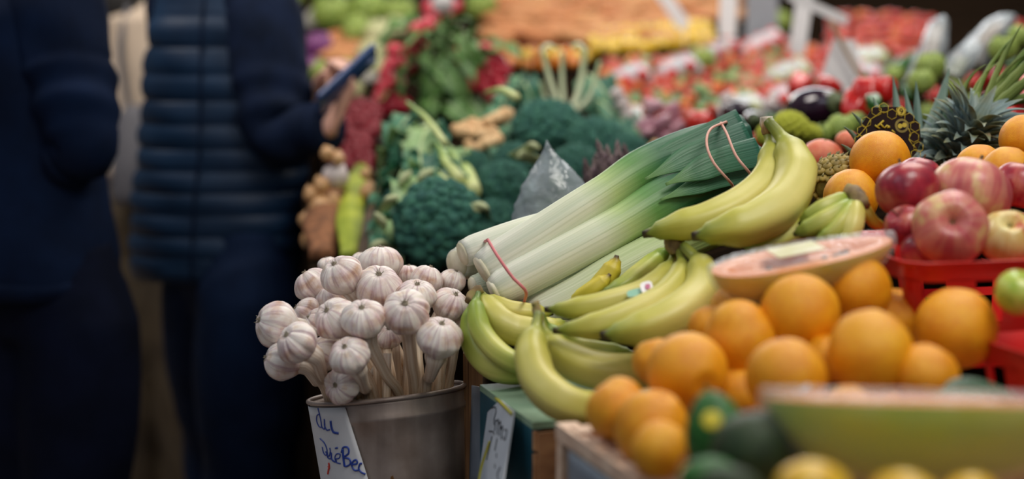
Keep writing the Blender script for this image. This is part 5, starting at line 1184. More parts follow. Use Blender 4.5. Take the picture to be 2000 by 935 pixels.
m_pg = mat('green_pepper', [(('noise', 2), [(.3, '1c4c1c'), (.7, '34702c')])], .28, coat=.4)
PY, PO, PR, PG = [pepper_mesh(m) for m in (m_py, m_po, m_pr, m_pg)]
def pepper(pm, x, y, r, lb, grp, d=None, lift=.03):
    p_ = P(x, y, d) if d else G(x, y, lift); dd = (p_-CC).dot(FW)
    put(('bell_pepper', 'pepper', pm[0], [('stalk', pm[1], [])]), TM(p_, (rnd(-1.2, 1.2), rnd(-1.2, 1.2), rnd(0, 6)), S(r, dd)), lb, 'pepper', grp)
for j in range(3):
    for i in range(13): pepper(PY, 1165+i*18+rnd(-4, 4), 100-j*15-i*1.6+rnd(-3, 3), 15, f'yellow pepper, {ORD[i]} from the chard end, {ORD[j]} row before the sweet potatoes', 'yellow peppers in the long row')
for i in range(9): pepper(PY if i % 3 else PO, 985+i*20+rnd(-4, 4), 108+rnd(-8, 6), 14, f'small {"yellow" if i % 3 else "orange"} pepper, {ORD[i]} from the radishes, behind the chard stalk tops', 'peppers behind the chard stalks')
for i in range(5): pepper(PO, 1000+i*30, 125+rnd(-5, 5), 13, f'orange pepper, {ORD[i]} from the radishes, just over the dark kale leaves', 'orange peppers over the kale')
# ================================================================ TOMATOES
m_tom = mat('tomato_skin', [(('rand',), [(0, 'b82818'), (.6, 'cc4420'), (1, 'd87828')]), (('noise', 1.2), [(.3, 'ffffff'), (.7, 'ffd8a0')], 'MULTIPLY', .6)], .32, coat=.2, sss=.05)
m_tomr = mat('red_tomato_skin', [(('rand',), [(0, 'b01414'), (1, 'cc3020')])], .28, coat=.25)
m_gsk = mat('green_small_skin', [(('rand',), [(0, '3c6c30'), (1, '94ac64')])], .3, coat=.4)
def tom_mesh(m):
    return MB().ball((0, 0, 0), 1, (1, 1, .84), 20, 14, mod=lambda n, th, v: 1+.03*math.cos(6*th)*max(0, n.z)-.12*max(0, n.z-.9)*8*.5).mesh('tomato', m)
c_ = MB()
for k in range(5): a = k*1.257; c_.tube([(0, 0, .78), (math.cos(a)*.25, math.sin(a)*.25, .86), (math.cos(a)*.5, math.sin(a)*.5, .74)], [(0, .07), (1, .015)], n=5, seg=5)
CX = c_.mesh('calyx', flat('tomato_calyx', '3c6428', .6)); TMs, TMr, TMg = tom_mesh(m_tom), tom_mesh(m_tomr), tom_mesh(m_gsk)
def tomato(me, x, y, r, lb, grp, lift=.02, d=None):
    p_ = P(x, y, d) if d else G(x, y, lift); dd = (p_-CC).dot(FW)
    put(('tomato', 'tomato', me, [('calyx', CX, [])]), TM(p_, (rnd(-1, 1), rnd(-1, 1), rnd(0, 6)), S(r, dd)), lb, 'tomato', grp)
# far row under the price signs on the right
for j in range(6):
    for i in range(13):
        x = 1628+i*16+rnd(-5, 5)-j*2; y = 34+j*14+rnd(-4, 4)+max(0, (x-1760)*.1)
        if x < 1835: tomato(TMs if R.random() < .75 else TMr, x, y, 12, f'small tomato, {ORD[i]} from the signs, {ORD[j]} row down in the far heap', 'tomatoes in the far heap')
# main diagonal field
for j in range(9):
    for i in range(20):
        x = 1185+i*20+rnd(-7, 7); y = 232-j*13-i*2.2+rnd(-5, 5)
        if y < 118-(x-1200)*.16 or y > 238: continue
        g_ = R.random()
        if g_ < .5: tomato(TMs, x, y, 13, f'small tomato, {ORD[i]} from the chard end, {ORD[j]} row up in the mixed field', 'tomatoes in the mixed field', .025)
        elif g_ < .9: tomato(TMg, x, y, 13, f'green tomato, {ORD[i]} from the chard end, {ORD[j]} row up in the mixed field', 'green tomatoes in the mixed field', .025)
        else: pepper(PO, x, y, 14, f'orange pepper, {ORD[i]} from the chard end, {ORD[j]} row up in the mixed field', 'orange peppers in the mixed field')
for x, y, r, lb in ((1368, 243, 30, 'bright red tomato just over the leek greens'), (1272, 218, 20, 'orange-red tomato above the shallots'), (1405, 262, 20, 'red tomato half behind the leek greens'), (1345, 232, 18, 'red tomato beside the brightest one over the leeks')): tomato(TMr if r > 20 else TMs, x, y, r, lb, None, d=3.2 if r > 20 else 3.4)
# right middle reds
for j in range(6):
    for i in range(14):
        x = 1455+i*17+rnd(-6, 6); y = 175-j*13-i*1.5+rnd(-4, 4)
        if x > 1640 and y > 140: continue
        tomato(TMr if R.random() < .5 else TMs, x, y, 13, f'ripe tomato, {ORD[i]} from the grey post, {ORD[j]} row up around the price signs', 'tomatoes around the price signs', .025)
for x, y, r, lb in ((1690, 190, 36, 'shiny red pepper above the black honeycomb tag'), (1668, 205, 30, 'red pepper touching the shiny one'), (1560, 165, 26, 'red pepper between the price signs and the eggplant'), (1620, 170, 24, 'red pepper right behind the eggplant'), (1975, 230, 34, 'red pepper behind the big pineapple crown'), (1990, 175, 30, 'red pepper between the long pineapple leaves'), (1730, 175, 24, 'red pepper beside the tag leaves')): pepper(PR, x, y, r, lb, 'red peppers near the eggplants', d=2.95 if x > 1640 else 3.3)
pepper(PG, 1707, 200, 20, 'dark green pepper right behind the honeycomb tag', None, d=2.8)
# eggplants
m_egg = mat('eggplant_skin', [(('noise', 2), [(.3, '1c0c1c'), (.7, '34182c')])], .14, coat=.8)
EG = MB().lathe([(max(.01, math.cos(a)*(1-.28*(math.sin(a)+1)/2)), math.sin(a)*1.5) for a in [-PI/2+PI*i/28 for i in range(29)]], 32).mesh('eggplant', m_egg)
EGc = MB().tube([(0, 0, 1.25), (0, 0, 1.5), (.1, 0, 1.85)], [(0, .5), (.4, .16), (1, .13)], n=10, seg=10).mesh('cap', flat('eggplant_cap', '4c5c34', .6))
for x, y, r, d, rt_, lb in ((1590, 212, 48, 3.05, (1.2, .9, .3), 'large glossy dark eggplant behind the yellow-green romanesco'), (1470, 238, 26, 3.1, (1.3, -.9, .2), 'dark eggplant showing just behind the leek tops'), (1440, 215, 22, 3.2, (1.3, .8, .9), 'small purple eggplant behind the leek tops'), (1625, 225, 30, 3.1, (.8, .5, -.3), 'second dark eggplant leaning on the large glossy one')):
    put(('eggplant', 'eggplant', EG, [('cap', EGc, [])]), TM(P(x, y, d), rt_, S(r, d)), lb, 'eggplant', 'eggplants')
# romanesco, light greens
for x, y, r, lb in ((1545, 250, 42, 'large yellow-green romanesco behind the banana crown'), (1505, 262, 32, 'romanesco between the leek tops and the banana crown'), (1580, 262, 28, 'small romanesco next to the grapefruit')): veg(ROM, 'romanesco', 'romanesco', x, y, r, lb, d=2.75)
for x, y, r, d, lb in ((1522, 48, 30, 4.7, 'dark green lettuce between the grey post and the tilted price sign'), (1375, 118, 26, 4.2, 'small lettuce peeking over the large film tray'), (1640, 255, 34, 2.8, 'light green lettuce between the romanesco and the honeycomb tag'), (1610, 262, 24, 2.8, 'small lettuce head beside the romanesco'), (1672, 240, 24, 2.85, 'lettuce head half behind the honeycomb tag'), (1818, 135, 36, 3.2, 'bright green lettuce in front of the film bag'), (1800, 165, 32, 3.1, 'green lettuce just above the grey pineapple leaf'), (1960, 100, 34, 3.1, 'green lettuce behind the long pineapple leaves'), (1990, 75, 28, 3.2, 'green lettuce at the upper corner')): veg(LET, 'lettuce', 'lettuce', x, y, r, lb, d=d)
# grapefruit
m_gf = mat('grapefruit_peel', [(('noise', 2), [(.3, 'd0583c'), (.7, 'e08458')])], .4, bump=.3, bscale=40, sss=.1)
GF = MB().ball((0, 0, 0), 1, (1, 1, .86), 28, 18, amp=.03, ns=1).mesh('grapefruit', m_gf); GFs = MB().ball((0, 0, .86), .06, (1, 1, .4), 8, 5).mesh('stem_button', m_stemend)
for x, y, r, d, lb in ((1606, 308, 42, 2.4, 'red-orange grapefruit behind the small pineapple body'), (1655, 276, 24, 2.5, 'small pinkish grapefruit next to the honeycomb tag'), (1520, 310, 24, 2.45, 'grapefruit showing between the two upper bananas')): put(('grapefruit', 'grapefruit', GF, [('stem_button', GFs, [])]), TM(P(x, y, d), (.2, .1, 0), S(r, d)), lb, 'grapefruit', 'grapefruits behind the bananas')
# shallots / pink heads
m_shal = mat('pink_shallot', [(('uv', 20, 1), [(.3, 'a4607c'), (.6, 'd8a8b4')])], .3, coat=.4)
SHm = MB().lathe([(max(.01, math.cos(a)**1.1), math.sin(a)*2.0) for a in [-PI/2+PI*i/20 for i in range(21)]], 20).mesh('shallot', m_shal); SHt = MB().tube([(0, 0, 1.9), (.1, 0, 2.6)], [(0, .15), (1, .02)], n=4, seg=6).mesh('shallot_tip', m_gstem)
for i in range(22):
    x = 1256+i*3.4+rnd(-3, 3); y = 240+rnd(-35, 38); put(('shallot', 'shallot', SHm, [('shallot_tip', SHt, [])]), TM(G(x, y, .03)*.0+P(x, y, 3.35+rnd(-.05, .1)), (rnd(.3, 1.2), rnd(.2, 1.1), rnd(-.5, .5)), S(13, 3.3)), f'long pink shallot, {ORD[i]} from the chard end of its heap above the leeks', 'shallot', 'pink shallots')
# ================================================================ FILM TRAYS (film-wrapped red vegetables)
def filmtray(x, y, w, rz, lb, inner, d=None, hgt=.034, dep=.07):
    p_ = P(x, y, d) if d else G(x, y, .035); dd = (p_-CC).dot(FW); wd = S(w, dd)
    root = empty('wrapped_tray', p_, lb, 'tray', 'film-wrapped vegetable trays'); root.rotation_euler = (math.atan(BED_B)+.25, math.radians(-rz*1.35), math.radians(rz*.6))
    mb = MB(); n, m = 22, 12; rows = []
    for i in range(n+1):
        u = i/n; row = []
        for j in range(m+1):
            v = j/m; h = hgt*(1-abs(2*u-1)**4)**.5*(1-abs(2*v-1)**4)**.5
            row.append(Vector(((u-.5)*wd, (v-.5)*dep, h+.004*noise.noise(Vector((u*9, v*6, y))))))
        rows.append(row)
    mb.grid(rows, False); link('film', mb.mesh('film', m_lid), root)
    mb = MB()
    a_, b__, c__ = wd/2, dep/2, .014
    mb.grid([[Vector(q) for q in ((-a_*.92, -b__*.9, -c__), (a_*.92, -b__*.9, -c__), (a_*.92, b__*.9, -c__), (-a_*.92, b__*.9, -c__))], [Vector(q) for q in ((-a_, -b__, .004), (a_, -b__, .004), (a_, b__, .004), (-a_, b__, .004))],
             [Vector(q) for q in ((-a_*.97, -b__*.97, .004), (a_*.97, -b__*.97, .004), (a_*.97, b__*.97, .004), (-a_*.97, b__*.97, .004))], [Vector(q) for q in ((-a_*.9, -b__*.88, -c__+.003), (a_*.9, -b__*.88, -c__+.003), (a_*.9, b__*.88, -c__+.003), (-a_*.9, b__*.88, -c__+.003))]], True, Vector((0, 0, -c__)), Vector((0, 0, -c__+.003)))
    link('foam_base', mb.mesh('foam_base', m_white, smooth=False), root)
    mb = MB(); k = int(wd/.04)
    for i in range(k):
        for j in range(2): mb.ball(((i+.5)/k*wd*.9-wd*.45, (j-.5)*.045, .016), .019, (1, 1, .95), 12, 8)
    link('vegetables', mb.mesh('vegetables', inner), root)
for x, y, w, rz, lb, inn in ((1235, 155, 75, 14, 'film tray nearest the chard stalks', m_tomr), (1325, 140, 85, 16, 'film tray second along the diagonal row', m_tomr), (1405, 108, 95, 18, 'large film tray in the middle of the diagonal row', m_tomr), (1492, 92, 90, 18, 'film tray last along the diagonal row, by the grey post', m_tomr),
        (1540, 150, 95, 14, 'bright film tray under the leaning price sign', m_letp), (1690, 120, 90, 5, 'film tray behind the bamboo stick', m_letp), (1450, 215, 90, 4, 'crinkled film tray behind the leek tops', m_letp), (1545, 195, 80, 4, 'film tray beside the large eggplant', m_pr), (1240, 240, 55, 4, 'small glinting film tray above the greyish broccoli', m_letp), (1690, 150, 70, -10, 'film tray right above the red peppers', m_pr)): filmtray(x, y, w, rz, lb, inn)
# film bags at the far right
def filmbag(pts, w, lb, m_in):
    p3 = [P(*q) for q in pts]; c = p3[1]; root = empty('film_bag', c, lb, 'bag', 'clear bags at the far end')
    sec = lambda th, v: 1+.08*math.cos(4*th+7*v)+.05*math.cos(9*th+3*v)
    apart('film', MB().tube(p3, [(0, w*.9), (.5, w), (.85, w*.75), (1, w*.25)], n=30, seg=30, ell=(.6, 1), sec=sec), m_bagfilm, root, True)
    apart('filling', MB().tube(p3[:-1], [(0, w*.75), (1, w*.6)], n=14, seg=18, ell=(.5, 1), sec=sec), m_in, root, True)
m_bread = mat('pale_produce', [(('noise', 8), [(.3, 'b88c60'), (.7, 'd8b894')])], .6)
filmbag([(1790, 170, 3.5), (1815, 110, 3.5), (1830, 60, 3.52), (1835, 40, 3.54)], S(42, 3.5), 'tall clear bag with a bright blue-white top, beside the far tomatoes', m_bread)
filmbag([(1900, 130, 3.5), (1915, 90, 3.5), (1950, 55, 3.52), (1975, 42, 3.54)], S(44, 3.5), 'clear bag of pale produce behind the big pineapple crown', m_bread)
filmbag([(1860, 150, 3.4), (1880, 115, 3.4), (1905, 85, 3.42)], S(36, 3.4), 'small clear bag between the two larger film bags', m_letp)
# ================================================================ PRICE SIGNS
def sign(x0, y0, x1, y1, w, d, lb, m=None, group='white price signs on the bench', stakes=True):
    a, e_ = P(x0, y0, d), P(x1, y1, d); dv = e_-a; L_ = dv.length; c = (a+e_)/2
    q_ = dv.to_track_quat('Z', 'Y').to_matrix().to_4x4()
    sd = Vector((dv.z, 0, -dv.x)).normalized(); nn_ = dv.normalized().cross(sd)
    fnn = lambda off: (lambda u, v: a+dv*v+sd*(u-.5)*S(w, d)+nn_*off)
    root = empty('price_sign', a, lb, 'sign', group)
    apart('card', sheet(fnn(0), fnn(-.003), 2, 2), m or m_white, root)
    if stakes: apart('stake', MB().tube([a-nn_*.005, a-nn_*.005+Vector((0, .02, -.16))], .003, n=3, seg=6), m_gstem, root, True)
m_grey = flat('grey_metal', 'a0a4ac', .5)
sign(1338, 52, 1288, -20, 26, 4.4, 'narrow white price sign leaning over the yellow peppers')
sign(1420, 70, 1424, -30, 34, 4.2, 'upright white price sign between the yellow peppers and the grey post')
sign(1556, 105, 1572, -10, 32, 3.9, 'slightly tilted white price sign behind the bright film tray')
sign(1540, -10, 1655, 42, 18, 3.7, 'thin white card lying tilted at the head of the bamboo stick', stakes=False)
gp = P(1485, 110, 4.6); pm = MB().box((-S(30, 4.6), -.02, -.15), (S(30, 4.6), .02, .32)); ob = link('grey_post', pm.mesh('grey_post', m_grey, smooth=False), None, TM(gp)); tag(ob, 'broad grey post rising from the bench behind the film trays', 'post')
# trapezoid sign with bamboo stick
a = P(1640, 130, 3.5); root = empty('price_sign', P(1635, 180, 3.5), 'large white four-sided price sign crossed by a bamboo stick', 'sign', 'white price signs on the bench')
pts = [(1590, 188), (1688, 175), (1672, 78), (1628, 75)]; mb = MB(); mb.add([P(x, y, 3.5) for x, y in pts]+[P(x, y, 3.504) for x, y in pts], [(0, 1, 2, 3), (7, 6, 5, 4), (0, 4, 5, 1), (1, 5, 6, 2), (2, 6, 7, 3), (3, 7, 4, 0)]); apart('card', mb, m_white, root)
apart('bamboo_stick', MB().tube([P(1622, 40, 3.46), P(1660, 115, 3.46), P(1705, 185, 3.44)], .0055, n=12, seg=8, sec=lambda th, v: 1+.2*(abs((v*5) % 1-.5) < .06)), flat('bamboo', 'a08468', .6), root, True)
# white onion shapes added to stand in for glints on the bench middle
for x, y, lb in ((1215, 205, 'small white glint shaped as an onion beside the unripe tomatoes'), (1225, 225, 'white glint shaped as an onion above the glinting film tray'), (1205, 185, 'white glint shaped as an onion nearest the chard stalks'), (1505, 205, 'white glint shaped as an onion by the eggplants'), (1420, 195, 'white glint shaped as an onion on the crinkled film tray side')): put(('glint_onion', 'onion', OW, [('onion_tip', OWt, [])]), TM(P(x, y, 3.35), (.3, .3, 0), S(15, 3.35)), lb, 'onion', 'white onions standing in for glints')
# produce filling the bench behind the pineapples
fb = [(1720, 120, 'l'), (1762, 128, 'g'), (1745, 150, 'l'), (1790, 118, 'g'), (1775, 178, 'g'), (1830, 190, 'r'), (1868, 172, 'l'), (1905, 165, 'r'), (1945, 150, 'r'), (1985, 140, 'g'), (1850, 220, 'g'), (1895, 210, 'l'), (1940, 200, 'r'), (1985, 195, 'r'), (1810, 225, 'l'), (1760, 215, 'r'), (1725, 232, 'l'), (1965, 250, 'g'), (1915, 250, 'r'), (1860, 262, 'r'),
      (1990, 60, 'r'), (1955, 75, 'g'), (1885, 120, 'r'), (1700, 262, 'g'), (1400, 300, 'g'), (1440, 285, 'l'), (1480, 275, 'r'), (1350, 275, 'g'), (1420, 255, 'r'), (1510, 240, 'g')]
cnt = {}
for x, y, k in fb:
    place = 'behind the pineapples' if x > 1600 else 'behind the leek tops'
    key = (k, place); n = cnt.get(key, 0); cnt[key] = n+1
    if k == 'l': veg(LET, 'lettuce', 'lettuce', x, y, 24, f'green lettuce {place}, {ORD[n]} of the heads counted down the bench')
    else: pepper(PR if k == 'r' else PG, x, y, 19, f'{"red" if k == "r" else "green"} pepper {place}, {ORD[n]} of its colour counted down the bench', 'peppers '+place)
# ================================================================ PEOPLE
m_skin = mat('skin', [(('noise', 6), [(.3, 'd09884'), (.7, 'e6b8a6')])], .5, sss=.15)
m_hair = flat('dark_hair', '17120f', .5); m_hairb = flat('brown_hair', '3a2618', .5)
m_eye = flat('eye_white', 'e0dcd8', .3)
m_vest = mat('navy_quilted_nylon', [(('noise', 8), [(.3, '0c2038'), (.7, '142f4c')])], .5, bump=.3, bscale=50, spec=.3)
m_sleeve = mat('navy_knit', [(('noise', 20), [(.3, '0a1426'), (.7, '131f38')])], .8, bump=.3, bscale=160, spec=.1)
m_jean = mat('dark_denim', [(('noise', 9), [(.3, '0a162c'), (.7, '12223e')])], .8, bump=.3, bscale=200, spec=.1)
m_jeand = mat('black_denim', [(('noise', 9), [(.3, '060a18'), (.7, '0c1226')])], .85, bump=.3, bscale=200, spec=.08)
m_coatn = mat('navy_coat', [(('noise', 9), [(.3, '061024'), (.7, '0c1c38')])], .8, spec=.1)
m_cream = mat('cream_coat', [(('noise', 6), [(.3, 'b8a490'), (.7, 'd0bca8')])], .85)
m_olive = mat('olive_trousers', [(('noise', 6), [(.3, '3c3226'), (.7, '544632')])], .85)
m_shoe = flat('dark_shoe', '1c1a1a', .5)
def V(*a): return Vector(a)
def hand_into(mb, wrist, fwd, palm, thumb, s=1., curl=.9, spread=.12):
    """palm + five separate fingers. fwd: along the fingers, palm: the way the palm faces, thumb: the thumb side"""
    f = Vector(fwd).normalized(); n = Vector(palm); n = (n-f*n.dot(f)).normalized(); t = f.cross(n)
    if t.dot(Vector(thumb)) < 0: t = -t
    def q(a, b__, c): return wrist+(f*a+t*b__+n*c)*s
    mb.tube([q(-.02, 0, 0), q(.02, 0, 0), q(.055, 0, .002), q(.092, 0, .0)], [(0, .024*s), (.3, .030*s), (.8, .038*s), (1, .032*s)], n=14, seg=16, ell=(.46, 1), up=n)
    for k, (off, L_) in enumerate(((.030, .072), (.010, .080), (-.011, .074), (-.031, .058))):
        p_ = q(.085, off, 0); pts = [q(.07, off*.9, 0), p_]; a = .15
        for j, seg in enumerate((.45, .32, .23)):
            a += curl*(.55, .8, .5)[j]; dr = f*math.cos(a)+n*math.sin(a)+t*off*spread*8*(1 if j == 0 else .3); pts.append(pts[-1]+dr*L_*seg*s)
        mb.tube(pts, [(0, .0098*s), (.5, .0088*s), (.9, .0078*s), (1, .005*s)], n=16, seg=10)
    mb.tube([q(.02, .018, .004), q(.045, .042, .012), q(.07, .052, .026), q(.09, .048, .038)], [(0, .013*s), (.5, .0115*s), (1, .007*s)], n=12, seg=10)
def head_into(mb, c, face, s=1.):
    f = Vector(face); f.z = 0; f.normalize(); l = V(0, 0, 1).cross(f); u = V(0, 0, 1)
    def q(a, b__, c_): return c+(f*a+l*b__+u*c_)*s
    def md(n, th, v): return 1+(.06*max(0, -n.z) if n.dot(f) > 0 else 0)-.05*max(0, -n.z)*(1-max(0, n.dot(f)))
    mb.ball(c, .098*s, (1, 1, 1.22), 28, 20, mod=md)
    mb.ball(q(.045, 0, -.075), .05*s, (1, .95, .8), 16, 10)
    mb.tube([q(.088, 0, .02), q(.105, 0, -.012), q(.118, 0, -.028), q(.098, 0, -.036)], [(0, .008*s), (.7, .014*s), (1, .010*s)], n=10, seg=10)
    mb.tube([q(.088, .022, -.062), q(.098, 0, -.060), q(.088, -.022, -.062)], .007*s, n=10, seg=8)
    for sg_ in (-1, 1):
        mb.tube([q(-.005, sg_*.095, .02), q(-.012, sg_*.108, .0), q(-.002, sg_*.098, -.03)], [(0, .009*s), (.5, .013*s), (1, .007*s)], n=8, seg=8)
        mb.tube([q(.082, sg_*.015, .032), q(.088, sg_*.035, .038), q(.070, sg_*.055, .030)], .006*s, n=8, seg=6)
    mb.tube([c+u*-.08*s-f*.01, c-u*.17*s-f*.02], [(0, .055*s), (1, .06*s)], n=6, seg=16)
def loft(rows, seg=48, extra=None):
    """rows: (centre Vector, half width vec, half depth vec)"""
    mb = MB(); rings = []
    for i, (c, a, b__) in enumerate(rows):
        ring = []
        for j in range(seg):
            th = 2*PI*j/seg; k = extra(th, i/(len(rows)-1)) if extra else 1
            ca, sa = math.cos(th), math.sin(th); ca = math.copysign(abs(ca)**.85, ca); sa = math.copysign(abs(sa)**.85, sa)
            ring.append(c+(a*ca+b__*sa)*k)
        rings.append(ring)
    return mb.grid(rings, True, rows[0][0], rows[-1][0])
def lerp_rows(keys, n):
    """keys: (t, centre, halfw, halfd) smoothed"""
    out = []
    for i in range(n+1):
        t = i/n
        for (t0, c0, a0, b0), (t1, c1, a1, b1) in zip(keys, keys[1:]):
            if t <= t1+1e-9:
                s_ = (t-t0)/(t1-t0); s2 = s_*s_*(3-2*s_); out.append((c0.lerp(c1, s_), a0+(a1-a0)*s2, b0+(b1-b0)*s2)); break
    return out
def person(lb, J, fdir, mats, vest_rows=None, quilt=False, hands=(), torso_k=1., voxel=.008, hairm=None, hair_long=False, shoes=True, leg_r=(.095, .075, .062), sl_r=(.082, .068, .052), coat_len=True):
    """J: joints: pelvis chest neck head shR elR wrR shL elL wrL hipR knR anR hipL knL anL"""
    f = Vector(fdir); f.z = 0; f.normalize(); sd = V(f.y, -f.x, 0)
    root = empty('person', (J['pelvis'].x, J['pelvis'].y, 0), lb, 'person')
    mb = MB()
    mb.tube([J['pelvis']-V(0, 0, .06), J['pelvis'], J['chest'], J['neck']-V(0, 0, .05)], [(0, .10), (.3, .115), (.7, .12), (1, .08)], n=20, seg=24, ell=(.7, 1), up=f)
    head_into(mb, J['head'], J.get('face', f))
    for s_ in 'RL':
        mb.tube([J['chest'].lerp(J['neck'], .6), J['sh'+s_], J['el'+s_], J['wr'+s_]], [(0, .06), (.3, .052), (.65, .042), (1, .027)], n=28, seg=14)
        mb.tube([J['pelvis'], J['hip'+s_], J['kn'+s_], J['an'+s_]], [(0, .10), (.2, .085), (.6, .056), (1, .04)], n=30, seg=14)
        mb.tube([J['an'+s_]+V(0, 0, .02)-f*.03, J['an'+s_]-V(0, 0, .045)+f*.02, J['an'+s_]-V(0, 0, .055)+f*.13], [(0, .04), (.5, .042), (1, .028)], n=10, seg=12)
    for h in hands: hand_into(mb, *h)
    me = remesh(mb.mesh('body', m_skin, origin=root.location), voxel, 3); me.polygons.foreach_set('use_smooth', [True]*len(me.polygons)); link('body', me, root)
    # hair
    hb_ = MB(); c = J['head']; fc = Vector(J.get('face', f)); fc.z = 0; fc.normalize()
    def hm(n, th, v): return 1.0 if (n.dot(fc) < .35 or n.z > .45) else .80
    hb_.ball(c-fc*.012+V(0, 0, .012), .108, (1, 1, 1.18), 28, 20, mod=hm, amp=0)
    if hair_long: hb_.tube([c-fc*.05, c-fc*.085-V(0, 0, .1), c-fc*.09-V(0, 0, .22), c-fc*.08-V(0, 0, .30)], [(0, .08), (.5, .085), (.8, .07), (1, .03)], n=14, seg=18, ell=(.6, 1), up=fc)
    link('hair', hb_.mesh('hair', hairm or m_hair, origin=root.location), root)
    l = V(0, 0, 1).cross(fc)
    for sg_ in (-1, 1): link('eye', MB().ball(c+fc*.082+l*.034*sg_+V(0, 0, .012), .012, (1, 1, 1), 10, 8).mesh('eye', m_eye, origin=root.location), root)
    # trousers: continuous pelvis + legs
    mb = MB(); mb.tube([J['pelvis']+V(0, 0, .10), J['pelvis']+V(0, 0, .02), J['pelvis']-V(0, 0, .09)], [(0, .155), (.5, .178), (1, .15)], n=10, seg=24, ell=(.72, 1), up=f)
    for s_ in 'RL': mb.tube([J['pelvis'].lerp(J['hip'+s_], .7)+V(0, 0, .02), J['hip'+s_], J['kn'+s_], J['an'+s_]+V(0, 0, .0)], [(0, leg_r[0]), (.25, leg_r[0]*1.06), (.6, leg_r[1]), (1, leg_r[2])], n=34, seg=18, sec=lambda th, v: 1+.035*math.sin(26*v+2*th)*(v > .4))
    me = remesh(mb.mesh('trousers', mats['legs'], origin=root.location), .012, 3); me.polygons.foreach_set('use_smooth', [True]*len(me.polygons)); link('trousers', me, root)
    # sleeves
    for s_ in 'RL':
        mb = MB(); dv = (J['wr'+s_]-J['el'+s_]).normalized(); w = J['wr'+s_]-dv*.012
        mb.tube([J['chest'].lerp(J['neck'], .75).lerp(J['sh'+s_], .5), J['sh'+s_], J['sh'+s_].lerp(J['el'+s_], .5), J['el'+s_], J['el'+s_].lerp(w, .5), w], [(0, sl_r[0]*.9), (.2, sl_r[0]), (.6, sl_r[1]*1.05), (.9, sl_r[2]), (1, sl_r[2]*.92)], n=44, seg=26,
                sec=lambda th, v: 1+.05*math.sin(40*v+2*math.sin(th))*(.45 < v < .78)+.02*math.sin(3*th+20*v))
        so = link('sleeve', mb.mesh('sleeve', mats['arms'], origin=root.location), root)
        cb = MB().tube([w-dv*.022, w+dv*.008], [(0, sl_r[2]*1.05), (1, sl_r[2]*.98)], n=6, seg=24); link('cuff', cb.mesh('cuff', mats['arms'], origin=root.location), so)
    # torso garment
    if vest_rows:
        rows = lerp_rows(vest_rows, 150 if quilt else 60)
        nq = mats.get('nq', 12)
        ex = (lambda th, v: 1+(.055*abs(math.sin(PI*v*nq))**.5-.03)+.012*math.sin(5*th+30*v)) if quilt else (lambda th, v: 1+.02*math.sin(4*th+9*v))
        vo = link(mats['name'], loft(rows, 64, ex).mesh(mats['name'], mats['top'], origin=root.location), root)
        # hem band
        c, a, b__ = rows[0]; hem = loft([(c-V(0, 0, .012), a*1.0, b__*1.0), (c+V(0, 0, .02), a*1.03, b__*1.03), (c+V(0, 0, .03), a*.98, b__*.98)], 64); link('hem', hem.mesh('hem', mats['top'], origin=root.location), vo)
        if quilt:
            sm = MB()
            for th in mats['seams']:
                sm.tube([c_+(a_*math.copysign(abs(math.cos(th))**.85, math.cos(th))+b_2*math.copysign(abs(math.sin(th))**.85, math.sin(th)))*1.02 for c_, a_, b_2 in rows[::5]], .0035, seg=6, raw=True)
            link('side_seam', sm.mesh('side_seam', m_sleeve, origin=root.location), vo)
    if shoes:
        for s_ in 'RL':
            an = J['an'+s_]; sm = MB(); sm.tube([an+V(0, 0, -.0)-f*.04, an-V(0, 0, .035)-f*.02, an-V(0, 0, .045)+f*.06, an-V(0, 0, .052)+f*.17], [(0, .05), (.4, .052), (.8, .046), (1, .03)], n=16, seg=16, ell=(.9, 1)); sm.box((an.x-.0, an.y, 0), (an.x+.001, an.y+.001, .001))
            so = link('shoe', sm.mesh('shoe', m_shoe, origin=root.location), root)
            sb = MB(); rows = []
            c = Vector((an.x, an.y, 0))+f*.055; K_ = 24
            for z_ in (0, .022): rows.append([c+f*math.cos(2*PI*j/K_)*.135+sd*math.sin(2*PI*j/K_)*.046+V(0, 0, z_) for j in range(K_)])
            sb.grid(rows, True, c, c+V(0, 0, .022)); link('sole', sb.mesh('sole', m_shoe, origin=root.location), so)
    return root
# --- shopper in the quilted vest, holding a phone
d = 3.5
fB = V(.80, .60, 0); sB = V(fB.y, -fB.x, 0)          # sB: her right-hand side, towards the camera
pel = P(455, 545, d); pel.z = .90
sp_ = V(0, 0, 1)
J = dict(pelvis=pel, chest=V(P(440, 200, d).x, pel.y, 1.28), neck=V(P(445, 0, d).x, pel.y, 1.555), head=V(P(458, 0, d).x+.02, pel.y+.02, 1.70), face=V(.9, .35, 0))
J['shR'] = P(508, 22, 3.36); J['elR'] = P(548, 258, 3.30); J['wrR'] = P(648, 246, 3.22)
J['shL'] = J['chest']-sB*.19+V(0, 0, .20); J['elL'] = J['chest']-sB*.18+fB*.10+V(0, 0, -.10); J['wrL'] = P(626, 205, 3.34)
for s_, k in (('R', 1), ('L', -1)):
    J['hip'+s_] = pel+sB*.09*k-V(0, 0, .08); 
J['knR'] = V(P(478, 0, 3.45).x, 3.42, .48); J['anR'] = V(P(470, 0, 3.45).x, 3.44, .085); J['knL'] = V(P(425, 0, 3.6).x, 3.62, .48); J['anL'] = V(P(420, 0, 3.6).x, 3.66, .085)
ux = V(1, 0, 0); uy = V(0, 1, 0)
def row(t, xl, xr, y, dep, dd=d, tw=0):
    c = P((xl+xr)/2, y, dd); hw = S((xr-xl)/2, dd); return (t, V(c.x, pel.y, c.z), V(hw, .0, 0), V(0, dep, 0))
